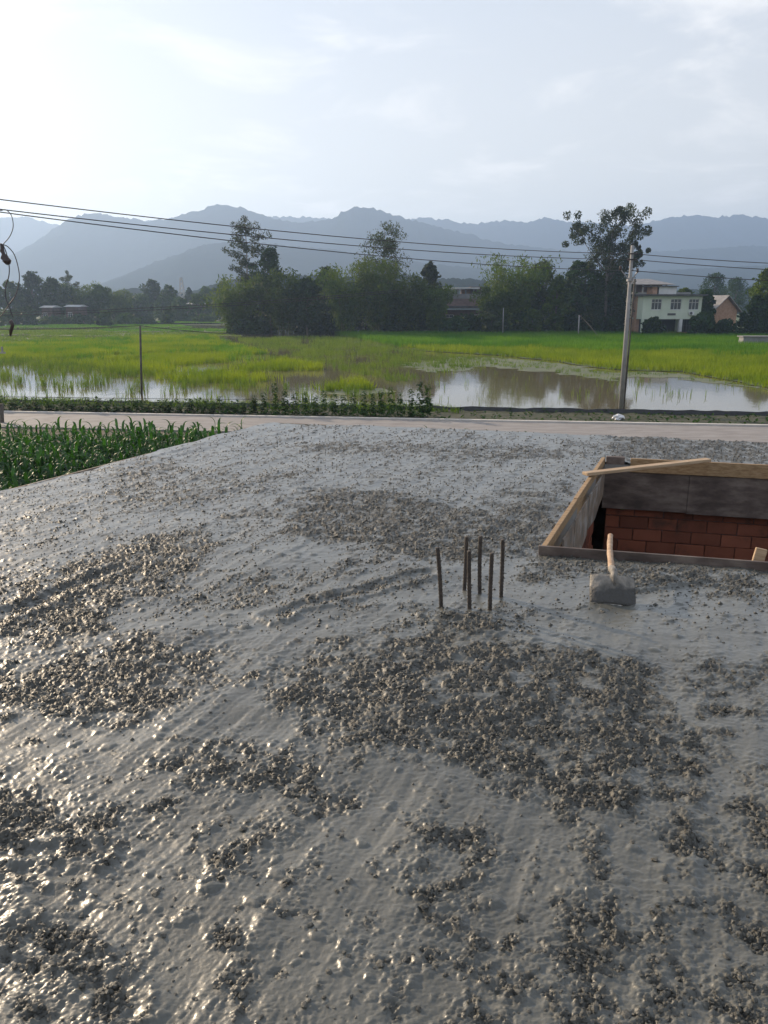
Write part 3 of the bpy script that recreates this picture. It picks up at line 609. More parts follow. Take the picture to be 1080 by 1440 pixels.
MB().box((-hw * .13, 2.5, z2 + rh + .08), (5.4, 3.8, .15)).build('roof_room_canopy', M['roofdk'], hs)
MB().box((hw * .25, 3, z2 + .2), (hw * .35, .2, .4)).build('parapet', M['grey'], hs)
cu = empty('air_conditioner', (0, 0, 0), 'small outdoor air conditioner on the pale house wall below the right window', 'air conditioner')
cu.location = hs.matrix_basis @ Vector((hw * .33, -.35, hz(440.5)))
MB().box((0, 0, 0), (.9, .35, .62), bev=.03).build('casing', M['white'], cu)
fr = MB(); fr.tube([(-.12, -.185, 0), (-.12, -.215, 0)], .24, 16); fr.build('fan_grille', M['roofdk'], cu)
# brick annex left of it
e = empty('brick_annex', at(895.5, 145), 'narrow orange brick wall left of the pale green house', 'building')
hA = hgt(415, 145); MB().box((0, 2, hA / 2), (.95, 4, hA)).build('wall', M['obrick'], e); MB().box((0, 2, hA + .06), (1.15, 4.3, .11)).build('coping', M['grey'], e)
# grey roofed building behind
Y = 172; xa, xb = at(885, Y)[0], at(936, Y)[0]; e = empty('grey_house', ((xa + xb) / 2, Y, GL), 'grey open storey house with wide low roof behind the pale green house', 'house')
h1, h2 = hgt(411, Y), hgt(400, Y); wb = xb - xa
MB().box((0, 5, h1 / 2), (wb * .9, 10, h1)).build('wall', M['grey'], e)
for k in range(5): MB().box((-wb * .42 + k * wb * .21, .3, (h1 + h2) / 2), (.3, .3, h2 - h1)).build('post', M['grey'], e)
MB().box((0, 6, (h1 + h2) / 2), (wb * .86, 6, h2 - h1 - .02)).build('recessed_wall', M['brown'], e)
rf = MB(); hr = hgt(391, Y)
rf.add([(-wb / 2 - .6, -1, h2), (wb / 2 + 1, -1, h2), (wb / 2 + 1, 11, h2), (-wb / 2 - .6, 11, h2), (-wb / 2 + 1.4, 5, hr), (wb / 2 - 3, 5, hr)], [(0, 1, 5, 4), (1, 2, 5), (2, 3, 4, 5), (3, 0, 4), (3, 2, 1, 0)]); rf.build('roof', M['roofgr'], e)
# gable house on the right
Y = 156; e = empty('gable_house', at(1016, Y), 'orange brick gable house with grey tile roof right of the pale green house', 'house', rz=R(24))
gw, gl = 6.4, 11; he, hp = hgt(436, Y), hgt(417, Y)
g_ = MB(); n_ = [(-gw / 2, 0, 0), (gw / 2, 0, 0), (gw / 2, 0, he), (0, 0, hp), (-gw / 2, 0, he)]
g_.add(n_ + [(x, gl, z) for x, _, z in n_], [(0, 1, 2, 3, 4), (9, 8, 7, 6, 5), (0, 5, 6, 1), (1, 6, 7, 2), (4, 9, 5, 0), (2, 7, 8, 3), (3, 8, 9, 4)]); g_.build('wall', M['obrick'], e)
for s in (-1, 1):
    r_ = MB(); sl = (hp - he) / (gw / 2); ox = gw / 2 + .7
    pr = [(0, hp + .1), (s * ox, hp + .1 - sl * ox), (s * ox, hp + .26 - sl * ox), (0, hp + .26)]
    r_.add([(x, -.7, z) for x, z in pr] + [(x, gl + .7, z) for x, z in pr], [(0, 1, 2, 3), (7, 6, 5, 4), (0, 4, 5, 1), (1, 5, 6, 2), (2, 6, 7, 3), (3, 7, 4, 0)]); r_.build('roof', M['roofgr'], e)
# brown building in the middle
Y = 168; xa, xb = at(618, Y)[0], at(684, Y)[0]; wb = xb - xa; e = empty('brick_building', ((xa + xb) / 2, Y, GL), 'dark brown building with roof terrace half hidden between the trees', 'building')
def bz(py): return A(540, py, Y)[2] - GL
MB().box((0, 6, bz(436) / 2), (wb, 12, bz(436))).build('lower_wall', M['brown'], e)
MB().box((0, 5.4, bz(432)), (wb + 1, 13.5, .5)).build('eave', M['roofdk'], e)
sl = MB(); sl.add([(-wb / 2 - .4, -1.2, bz(431)), (wb / 2 + .4, -1.2, bz(431)), (wb / 2 + .4, 1.2, bz(420)), (-wb / 2 - .4, 1.2, bz(420)), (-wb / 2 - .4, 1.25, bz(431)), (wb / 2 + .4, 1.25, bz(431))], [(0, 1, 2, 3), (0, 4, 5, 1), (1, 5, 2), (0, 3, 4), (2, 5, 4, 3)]); sl.build('lean_to_roof', M['brown'], e)
MB().box((0, 6, (bz(432) + bz(413)) / 2), (wb, 9, bz(413) - bz(432))).build('upper_wall', M['grey'], e)
for k in range(6): MB().box((-wb * .45 + k * wb * .17, 2.2, (bz(413) + bz(406)) / 2), (.3, .3, bz(406) - bz(413))).build('post', M['grey'], e)
MB().box((-wb * .08, 4, bz(405)), (wb * .84, 6, .3)).build('terrace_canopy', M['white'], e)
MB().box((wb * .1, 5, (bz(413) + bz(406.5)) / 2), (2.2, 2, bz(406.5) - bz(413))).build('terrace_room', M['obrick'], e)
MB().box((wb * .33, 6, (bz(413) + bz(402.5)) / 2), (wb * .3, 5, bz(402.5) - bz(413))).build('stair_tower', M['brown'], e)
for k, (x, yy) in enumerate([(-.3, 448), (0, 450), (.3, 448)]): window(e, x * wb, -.02, bz(yy), 1.8, 1.5, 2)
# far roofs on the left
for k, (x, py, wp, Y, lab) in enumerate([(68, 432.5, 14, 226, 'far small house with pale roof left of its twin in the far trees'), (104, 431.5, 18, 226, 'far small house with pale roof, right of its twin in the far trees'), (268, 428, 32, 270, 'far low house with wide white roof right of the far left trees')]):
    e = empty('far_house', at(x, Y), lab, 'house'); h_ = hgt(py, Y); ww = wid(wp, Y)
    MB().box((0, 3, h_ / 2), (ww, 6, h_)).build('wall', M['brown'], e)
    rr_ = MB(); rr_.add([(-ww / 2 - .5, -.6, h_), (ww / 2 + .5, -.6, h_), (ww / 2 + .5, 6.6, h_), (-ww / 2 - .5, 6.6, h_), (-ww / 2 - .5, 3, h_ + .55), (ww / 2 + .5, 3, h_ + .55)], [(0, 1, 5, 4), (2, 3, 4, 5), (1, 2, 5), (3, 0, 4), (3, 2, 1, 0)]); rr_.build('roof', M['roofpale'], e)
    window(e, -ww * .2, -.03, h_ * .55, 1.2, 1.2, 2)
e = empty('concrete_wall', P(1068, 487, WZ), 'low grey concrete wall with flat cap at the right edge of the field', 'wall')
MB().box((0, 0, .5), (5.2, 1.4, 1.5)).build('wall_body', M['grey'], e); MB().box((0, 0, 1.32), (5.6, 1.8, .14)).build('cap', M['roofgr'], e)
# lattice mast far away
Y = 400; b_ = at(258, Y); h_ = hgt(390, Y); m_ = MB()
for sx in (-1, 1):
    for sy in (-1, 1): m_.tube([(sx * 2.2, sy * 2.2, 0), (sx * .4, sy * .4, h_)], .16, 4)
for k in range(9):
    z = h_ * k / 9; z2 = h_ * (k + 1) / 9; a = 2.2 - 1.8 * k / 9; b = 2.2 - 1.8 * (k + 1) / 9
    m_.tube([(-a, -a, z), (b, -b, z2)], .09, 4); m_.tube([(a, -a, z), (-b, -b, z2)], .09, 4); m_.tube([(-a, a, z), (b, b, z2)], .09, 4)
e = empty('lattice_mast', b_, 'thin lattice mast far off above the hazy trees on the left', 'mast'); m_.build('mast_frame', M['steel'], e)

# ------------------------------------------------------------------ poles and wires
pb = P(873, 577, G); Yp = pb[1]; pt = A(889.5, 345, Yp)
e = empty('utility_pole', pb, 'tall pale concrete utility pole leaning slightly right beside the water', 'utility pole')
L_ = lambda q: np.array(q) - pb
MB().tube([L_(pb) + [0, 0, -.3], L_(pt)], [.128, .075], 16).build('pole_shaft', M['pole'], e, True)
def on_pole(py): return A(873 + (577 - py) * (16.5 / 232), py, Yp)
for s, (dx_, y0, y1) in enumerate([(-12, 389, 371), (12, 392, 374)]):
    m_ = MB(); a = L_(on_pole(y0 + 6)); b = L_(A(on_pole(y0)[0] and 884.5 + dx_, y1 + 8, Yp - .1)); m_.tube([a, b], .03, 6); br = m_.build('bracket_arm', M['steel'], e)
    n_ = MB(); n_.tube([b + [0, 0, -.05], b + [0, 0, .02], b + [0, 0, .06], b + [0, 0, .1], b + [0, 0, .16]], [.03, .07, .045, .065, .03], 10); n_.build('insulator', M['porc'], br, True)
for py in (357, 365): 
    c = L_(on_pole(py)); n_ = MB(); n_.tube([c + [-.22, -.12, 0], c + [.22, -.12, 0]], .03, 8); n_.tube([c + [.16, -.12, 0], c + [.2, -.12, 0]], .06, 10); n_.tube([c + [-.2, -.12, 0], c + [-.16, -.12, 0]], .06, 10); n_.build('wire_clamp', M['porc'], e)
b_ = MB(); b_.tube([L_(on_pole(394)) + [0, 0, -.05], L_(on_pole(394)) + [0, 0, .05]], [.165, .165], 16); b_.build('band', M['steel'], e)
sb = P(876.5, 577, G); st_ = A(893, 392, Yp + .6)
e = empty('wooden_post', sb, 'thin dark leaning wooden post close behind the concrete utility pole', 'post'); MB().tube([(0, 0, -.2), st_ - sb], [.055, .045], 8).build('post_shaft', M['darkpole'], e, True)
# left pole just outside the frame, with its strain insulator and loops of cable reaching into view
Yl = 20.0; lp = at(-26, Yl); lp = np.array([lp[0], Yl, G])
e = empty('utility_pole', lp, 'pole at the left edge with dark insulator and cable loops', 'utility pole')
lt = A(-24, 270, Yl); L_ = lambda q: np.array(q) - lp
MB().tube([(0, 0, -.3), L_(lt)], [.16, .1], 14).build('pole_shaft', M['pole'], e, True)
MB().box(L_(A(-13, 353, Yl)), (.5, .06, .06)).build('crossarm', M['steel'], e)
n_ = MB(); c = L_(A(3, 350, Yl)); n_.tube([c + [0, 0, .12], c + [0, 0, .08], c + [0, 0, -.05], c + [.02, 0, -.12], c + [.03, 0, -.2], c + [.06, 0, -.24], c + [.08, 0, -.28], c + [.07, 0, -.33], c + [.05, 0, -.36]], [.02, .04, .05, .045, .1, .085, .11, .09, .04], 10); n_.build('insulator', M['porc'], e, True)
MB().tube([L_(A(-20, 349, Yl)), c + [0, 0, .12]], .02, 6).build('insulator_link', M['steel'], e)
def loop(name, pts, rad, par, m=M['wire']):
    pts = [np.array(A(x, y, Yl)) for x, y in pts]; o = []
    for i in range(len(pts) - 1):
        p0, p1, p2, p3 = pts[max(i - 1, 0)], pts[i], pts[i + 1], pts[min(i + 2, len(pts) - 1)]
        for t in np.linspace(0, 1, 6)[:-1]: o.append(.5 * ((2 * p1) + (p2 - p0) * t + (2 * p0 - 5 * p1 + 4 * p2 - p3) * t * t + (3 * p1 - p0 - 3 * p2 + p3) * t ** 3))
    o.append(pts[-1]); MB().tube([L_(q) for q in o], rad * .75, 6).build(name, m, par, True)
loop('jumper_cable', [(-22, 294), (0, 296), (8, 295), (16, 303), (18.5, 318), (14, 332), (4, 344)], .014, e)
loop('jumper_cable', [(4, 344), (11, 347), (20, 358), (26, 378), (27, 395), (22, 415), (13, 428), (4, 441), (-20, 470)], .016, e)
loop('jumper_cable', [(4, 344), (9, 356), (13, 375), (12, 390), (8, 402), (8, 418), (13, 432), (18, 446)], .018, e)
c = L_(A(16, 458, Yl)); n_ = MB(); n_.tube([c + [.03, 0, .14], c + [0, 0, .1], c + [.03, 0, 0], c + [-.02, 0, -.1], c + [-.06, 0, -.26]], [.02, .06, .045, .05, .02], 8); n_.build('cable_clamp', M['porc'], e, True)
n_ = MB(); n_.box(L_(A(-8, 496, Yl)), (.55, .05, .04)); n_.box(L_(A(3, 492, Yl)), (.04, .04, .16)); n_.build('step_bracket', M['steel'], e)
def wire(name, p0, p1, sag, rad, label, group, n=26):
    p0, p1 = np.array(p0), np.array(p1); o = [p0 + (p1 - p0) * t - np.array([0, 0, sag * 4 * t * (1 - t)]) for t in np.linspace(0, 1, n)]
    return tag(MB().tube(o, rad, 6).build(name, M['wire'], None, True), label, 'power line', group)
GW = 'power lines crossing the view'
ends = [(279, 357, 362, 'topmost'), (293, 365, 373, 'middle'), (296.5, 380.5, 389, 'lowest')]
for yl, yp, yr, lab in ends:
    pl_, pp = A(-24, yl - 1.5, Yl), on_pole(yp) + [0, -.12, 0] if yp < 375 else A(873, yp, Yp - .12)
    wire('power_line', pl_, pp, .28, .013, '%s of three black wires from the left edge to the utility pole' % lab, GW)
    wire('power_line', on_pole(yp) + np.array([0.0, -.12, 0]), A(1500, yr + 14, 34), .25, .016, '%s of three wires running right from the utility pole' % lab, GW)
wire('power_line', A(-200, 441, 60), A(560, 408, 60.5), .5, .022, 'upper of two thin low cables crossing before the far left trees', GW)
wire('power_line', A(-200, 443.5, 60), A(560, 410.5, 60.5), .55, .022, 'lower of two thin low cables crossing before the far left trees', GW)
# thin posts
def post(px, y0, y1, lean, rad, label, m=M['darkpole'], z=WZ):
    b = P(px, y1, z); t = A(px + lean, y0, b[1]); e = empty('thin_post', b, label, 'post'); MB().tube([(0, 0, -.3), t - b], [rad, rad * .85], 8).build('post_shaft', m, e, True)
    return b, t
b1, t1 = post(199, 458, 556, -2, .075, 'thin dark post standing in the paddy water on the left')
_, t2 = post(707, 433, 472, 1, .09, 'thin grey post before the dark trees near the brown building', M['pole'])
_, t3 = post(813, 443, 474, 1.5, .12, 'short pale post with a stay wire at the field edge', M['pole'])
post(2, 568, 596, 0, .1, 'short brown wooden stub at the left edge by the road', M['bark'], G)
wire('stay_wire', t3, P(846, 479, WZ), -.2, .03, 'slack stay wire from the short pale post to the field', None, 10)
wire('fence_wire', A(-120, 462.5, t1[1]), t1, .12, .02, 'dark wire from the left edge to the thin dark post top', 'wires on the thin post')
wire('fence_wire', t1, A(420, 471, t1[1] + 14), .2, .02, 'dark wire running right from the thin dark post top', 'wires on the thin post')
wire('fence_wire', A(-100, 556, 40.2), A(600, 563, 36.5), .05, .012, 'thin low wire stretched along the water edge behind the roadside plants', None)

# ------------------------------------------------------------------ verge: plants, film, litter
r = np.random.default_rng(50)
def leafquad(p, d, up, ln, wd_):                # a folded leaf of four triangles
    d = np.array(d, float); d /= np.linalg.norm(d); s = np.cross(d, up); s /= np.linalg.norm(s) + 1e-9; n = np.cross(s, d)
    return [p, p + d * ln * .45 + s * wd_ * .5 + n * wd_ * .15, p + d * ln, p + d * ln * .45 - s * wd_ * .5 + n * wd_ * .15, p + d * ln * .5], [(0, 1, 4), (1, 2, 4), (2, 3, 4), (3, 0, 4)]
def bean_mesh(h, n, r):
    m_ = MB(); pts = [np.array([r.normal(0, .03), r.normal(0, .03), h * s]) for s in np.linspace(0, 1, 6)]
    stem = MB().tube(pts, [.014, .013, .012, .01, .008, .005], 5)
    for i in range(n):
        s = r.uniform(.08, 1.02); p = np.array([0, 0, h * s]) + r.normal(0, .045, 3) * [1, 1, .3]; an = r.uniform(0, 6.28); ln = r.uniform(.15, .27) * (1.25 - .5 * s)
        V, Fc = leafquad(p + np.array([math.cos(an), math.sin(an), 0]) * .06, (math.cos(an), math.sin(an), r.uniform(-.7, .3)), np.array([0, 0, 1.0]), ln, ln * .85); m_.add(V, Fc)
    return stem, m_
protos = []
for k in range(5):
    st, fo = bean_mesh(1.45, 130, r); protos.append((st.mesh('stem', True), fo.mesh('foliage', False)))
def bean(px, py, h, k, label, group):
    b = P(px, py, G); e = empty('bean_plant', b, label, 'plant', group, rz=r.uniform(0, 6)); s = h / 1.45; e.scale = (max(.7, s * .72), max(.7, s * .72), s)
    link('stem', protos[k][0], M['bean'], e); link('foliage', protos[k][1], M['bean'], e)
xs_ = [358, 372, 388, 402, 414, 430, 444, 456, 470, 484, 497, 512, 524, 536, 550, 563, 578, 590, 601]
tops = [556, 552, 540, 548, 553, 552, 556, 550, 552, 556, 552, 550, 554, 549, 545, 553, 547, 538, 540]
for i, x in enumerate(xs_):
    top = tops[i]; yb = 583 + i * .22; b = P(x, yb, G); h = A(x, top, b[1])[2] - G
    bean(x, yb, h, i % 5, 'tall leafy climbing plant, %s from the left in the row along the far road edge' % ORD[i], 'climbing plants along the far side of the road')
for i in range(40):
    x = -5 + i * 9.2 + r.uniform(-3, 3); yb = 578.5 + i * .13 + r.uniform(-1.5, 1); top = 563 + r.uniform(-6, 8); b = P(x, yb, G); h = A(x, top, b[1])[2] - G
    bean(x, yb, max(.35, h), i % 5, 'low leafy bean plant in the verge along the left part of the road', 'low bean plants along the left part of the road')
# ground cover on the verge
V_, F_ = [], []; k0 = 0
for i in range(9000):
    s = r.uniform(-20, 60); d = r.uniform(.35, 4.3); q = np.array(RW(s, d)); pxx = proj(q)[0]
    dens = .9 if pxx < 610 else .22
    if d > 2.6 and pxx < 610: dens = .6
    if r.uniform() > dens or pxx < -60 or pxx > 1140: continue
    an = r.uniform(0, 6.28); V, Fc = leafquad(q + [0, 0, r.uniform(.0, .3 if pxx < 610 else .07)], (math.cos(an), math.sin(an), r.uniform(-.1, .9)), np.array([0, 0, 1.0]), r.uniform(.12, .3), r.uniform(.08, .18))
    V_ += V; F_ += [tuple(j + k0 for j in f) for f in Fc]; k0 += 5
tag(link('weeds', npmesh('weeds', np.array(V_), np.array(F_), False), M['bean']), kind='stuff')
q = np.array([RW(s, d)[:2] for s, d in zip(r.uniform(16, 62, 900), r.uniform(4.25, 4.75, 900))]); crop('grass', q, .28, 5, .03, .7, M['rice2'], 61, z=G - .2, segs=2)
q = np.array([RW(s, d)[:2] for s, d in zip(r.uniform(-20, 22, 1100), r.uniform(3.0, 4.9, 1100))]); crop('grass', q, .5, 5, .03, .6, M['rice3'], 62, z=G - .1, segs=2)
# black film edging, a wavy upright strip
nsf = 260; s_ = np.linspace(-22, 75, nsf); off = 3.95 + .07 * fbm(s_ * .7, s_ * 0, 4); hf = .32 + .06 * fbm(s_ * .9, s_ * 0 + 3, 5)
B = np.array([RW(a, b, G - .12) for a, b in zip(s_, off)]); Tp = B + np.column_stack([0 * s_, .05 * fbm(s_, s_ * 0, 8), hf]); th = np.array([rn[0], rn[1], 0]) * .015
V = np.concatenate([B, Tp, Tp + th, B + th]); I = np.arange(nsf); fq = []
for a, b in ((0, 1), (1, 2), (2, 3)): fq.append(np.stack([a * nsf + I[:-1], a * nsf + I[1:], b * nsf + I[1:], b * nsf + I[:-1]], 1))
tag(link('plastic_edging', npmesh('plastic_edging', V, np.concatenate(fq)), M['film']), 'long strip of black plastic film edging the water beyond the road', 'plastic sheet')
# litter bag
u_ = []; c = np.array(P(869, 591, G)) + [0, 0, .12]; m_ = MB(); nu, nv = 12, 7
for j in range(nv + 1):
    for i in range(nu):
        th_, ph_ = math.pi * j / nv, 2 * math.pi * i / nu; rr = 1 + .35 * r.uniform(-1, 1)
        m_.v.append((math.sin(th_) * math.cos(ph_) * .26 * rr, math.sin(th_) * math.sin(ph_) * .2 * rr, math.cos(th_) * .15 * rr))
for j in range(nv):
    for i in range(nu): m_.f.append((j * nu + i, j * nu + (i + 1) % nu, (j + 1) * nu + (i + 1) % nu, (j + 1) * nu + i))
o = m_.build('litter_bag', M['bag']); o.location = tuple(c); tag(o, 'crumpled white plastic bag on the verge near the utility pole', 'litter')

# ------------------------------------------------------------------ maize
def corn_leaf(r):
    m_ = []; Fc = []; n = 6; ln = 1.0
    for i in range(n + 1):
        t = i / n; x = ln * (t * .8); z = .98 * t - .85 * t ** 2.3; wd_ = .072 * math.sin(math.pi * min(1, .12 + t * .88)) ** .6 * (1 - .35 * t) if i < n else .002
        m_ += [(x, -wd_, z + wd_ * .5), (x, 0, z), (x, wd_, z + wd_ * .5)]
    for i in range(n):
        a = i * 3; Fc += [(a, a + 1, a + 4, a + 3), (a + 1, a + 2, a + 5, a + 4)]
    mb_ = MB(); mb_.add(m_, Fc); return mb_
leafme = corn_leaf(r).mesh('leaf', True); leafme.materials.append(M['corn'])
stalkme = MB().tube([(0, 0, -.05), (.01, 0, .4), (0, .01, .8), (.0, 0, 1.05)], [.016, .015, .012, .006], 6).mesh('stalk', True); stalkme.materials.append(M['corn'])
specs = []
for v in range(4):
    rr = np.random.default_rng(80 + v); a0 = rr.uniform(0, 6.28); l = []
    for i in range(9):
        h = .12 + .95 * i / 9; l.append((h, a0 + (i % 2) * math.pi + rr.normal(0, .35), rr.uniform(.5, .78) * (1 - .25 * abs(i - 4) / 4), rr.uniform(-.25, .35) - (.7 if i > 6 else 0)))
    specs.append(l)
def lmat(l): h, a, s, tilt = l; return Matrix.Translation((0, 0, h)) @ Matrix.Rotation(a, 4, 'Z') @ Matrix.Rotation(tilt, 4, 'Y') @ Matrix.Diagonal((s, s * 1.1, s, 1))
foliage = []
lv = np.array([v.co[:] for v in leafme.vertices]); lf = [tuple(p.vertices) for p in leafme.polygons]
for l in specs:
    m_ = MB()
    for q in l:
        Mx = np.array(lmat(q)); V = lv @ Mx[:3, :3].T + Mx[:3, 3]; m_.add(V, lf)
    me = m_.mesh('foliage', True); me.materials.append(M['corn']); foliage.append(me)
SL0, SL1 = P(0, 690), P(380, 593)           # the slab's left edge
le = (SL1 - SL0)[:2]; le /= np.linalg.norm(le); ln_ = np.array([-le[1], le[0]])
cand = []
for row in np.arange(0, 40):
    for k in np.arange(0, 70):
        q = np.array([-16 + k * .21, 8 + row * .48]) + r.normal(0, .06, 2)
        if q[1] > 25.4 or q[1] < 9: continue
        top = np.array([q[0], q[1], G + 1.15]); px, py = proj(top)
        if px < -45 or px > 350: continue
        if (q - SL0[:2]) @ ln_ < .45: continue
        t = CAM_Z / (CAM_Z - top[2]); hit = top[:2] * t
        vis = (hit - SL0[:2]) @ ln_ > -.12
        if vis: cand.append((math.hypot(*q), q))
cand.sort(key=lambda a: a[0])
GC = 'maize plants in the field beside the slab'
for i, (d, q) in enumerate(cand[:300]):
    o = link('maize_plant', stalkme, None); o.location = (q[0], q[1], G); s = r.uniform(.85, 1.18); o.scale = (s, s, s * r.uniform(.92, 1.1)); o.rotation_euler = (0, 0, r.uniform(0, 6.28))
    tag(o, 'green maize plant standing in the crop left of the wet concrete slab', 'maize plant', GC)
    if i < 110:
        for l in specs[i % 4]:
            c = link('leaf', leafme, None, o); c.matrix_local = lmat(l)
    else: link('foliage', foliage[i % 4], None, o)
rest = cand[300:]
if rest:
    V_, F_, k0 = [], [], 0
    for i, (d, q) in enumerate(rest):
        me = foliage[i % 4]; V = np.array([v.co[:] for v in me.vertices]); a = r.uniform(0, 6.28); ca, sa = math.cos(a), math.sin(a)
        V = V @ np.array([[ca, sa, 0], [-sa, ca, 0], [0, 0, 1]]) * r.uniform(.85, 1.15) + [q[0], q[1], G]
        V_.append(V); F_.append(np.array([tuple(p.vertices) for p in me.polygons]) + k0); k0 += len(V)
    tag(link('maize_crop', npmesh('maize_crop', np.concatenate(V_), np.concatenate(F_)), M['corn']), kind='stuff')
for i, (px, py, Y) in enumerate([(652, 598, 25), (686, 603, 24.5), (699, 604, 25.2), (714, 603, 24.8), (741, 602, 24.6), (600, 598, 25.3)]):
    tp = A(px, py, Y); o = link('maize_plant', stalkme, None); o.location = (tp[0], tp[1], G); s = (tp[2] - G) / 1.38; o.scale = (s, s, s); o.rotation_euler = (0, 0, i * 1.3)
    tag(o, 'maize leaf tips showing over the far slab edge, %s from the left' % ['second', 'third', 'fourth', 'fifth', 'sixth', 'first'][i], 'maize plant', 'maize tips behind the far slab edge'); link('foliage', foliage[i % 4], None, o)

# ------------------------------------------------------------------ the unfinished house: slab, opening, formwork, bricks
u = np.array([math.cos(R(-14)), math.sin(R(-14))]); FL = SL1[:2]; FR = P(1080, 622)[:2]; fe = (FR - FL) / np.linalg.norm(FR - FL)
HB = P(768, 773)[:2]; HA = P(851, 646)[:2]; HW = 2.9
vdir = (HA - HB); HL = np.linalg.norm(vdir); vdir = vdir / HL
HC, HD = HB + u * HW, HA + fe * HW
house = empty('unfinished_house', (1.5, 5, G), 'single storey house under construction, roof of freshly poured wet grey concrete', 'building')
HOF = np.array([1.5, 5, G])
def hl(poly): return [(p[0] - HOF[0], p[1] - HOF[1]) for p in poly]
NL = SL0[:2] - le * 9.0; NR = FR + fe * 6 - np.array([-fe[1], fe[0]]) * 12
FRR = FR + fe * 6
def cross(a, d, b, e_):                      # a + s d meets b + t e
    Mx = np.array([d, -e_]).T; s, t = np.linalg.solve(Mx, b - a); return a + d * s
# the body of the slab, four pieces round the opening butted end to end
inL = cross(HB, -u, SL0[:2], le); inL2 = cross(HA, -fe, SL0[:2], le)
TOPB = -.05
inR = HC + u * 3.2; inR2 = HD + fe * 3.2
body = MB()
for poly in ([inL, HB, HA, inL2], [inL2, HA, HD, inR2, FRR, FL], [NL, NR, inR, HC, HB, inL], [HC, inR, inR2, HD]):
    pl = hl(poly); ar = sum(pl[i][0] * pl[(i + 1) % len(pl)][1] - pl[(i + 1) % len(pl)][0] * pl[i][1] for i in range(len(pl)))
    body.prism(pl if ar > 0 else pl[::-1], -.14 - G, TOPB - G)
body.build('slab_body', M['set'], house)
# surface of the pour
rows, cols = 1000, 880
yr = np.linspace(1.15 ** -.5, 12.1 ** -.5, rows) ** -2.0; tr = np.linspace(-.74, .80, cols)
X, Y = np.meshgrid(tr, yr); X = X * (Y + .6); 
X = X + 0.0
out_l = (X - SL0[0]) * ln_[0] + (Y - SL0[1]) * ln_[1] + .012 + .03 * fbm(X * 1.7, Y * 1.7, 29, 4)         # >0 outside on the left
fn = np.array([-fe[1], fe[0]]); out_f = (X - FL[0]) * fn[0] + (Y - FL[1]) * fn[1]
outm = (out_l > 0) | (out_f > 0)
X = X - np.clip(out_l, 0, None) * ln_[0]; Y = Y - np.clip(out_l, 0, None) * ln_[1]
o2 = np.clip((X - FL[0]) * fn[0] + (Y - FL[1]) * fn[1], 0, None); X = X - o2 * (-le[0] / -(le @ fn)) ; Y = Y - o2 * (le[1] / (le @ fn))
# opening
hole = [HB, HC, HD, HA]; sdh = polysd(X, Y, hole); inh = sdh > 0
idx = np.where(inh); hx, hyv = X[idx], Y[idx]; bd = np.full(hx.shape, 1e9); bx, by = hx.copy(), hyv.copy()
for i in (0, 2, 3):
    a, b = hole[i], hole[(i + 1) % 4]; e_ = b - a; t = np.clip(((hx - a[0]) * e_[0] + (hyv - a[1]) * e_[1]) / (e_ @ e_), 0, 1)
    cx, cy = a[0] + t * e_[0], a[1] + t * e_[1]; d = np.hypot(hx - cx, hyv - cy); k = d < bd; bd[k] = d[k]; bx[k] = cx[k]; by[k] = cy[k]
X[idx], Y[idx] = bx, by
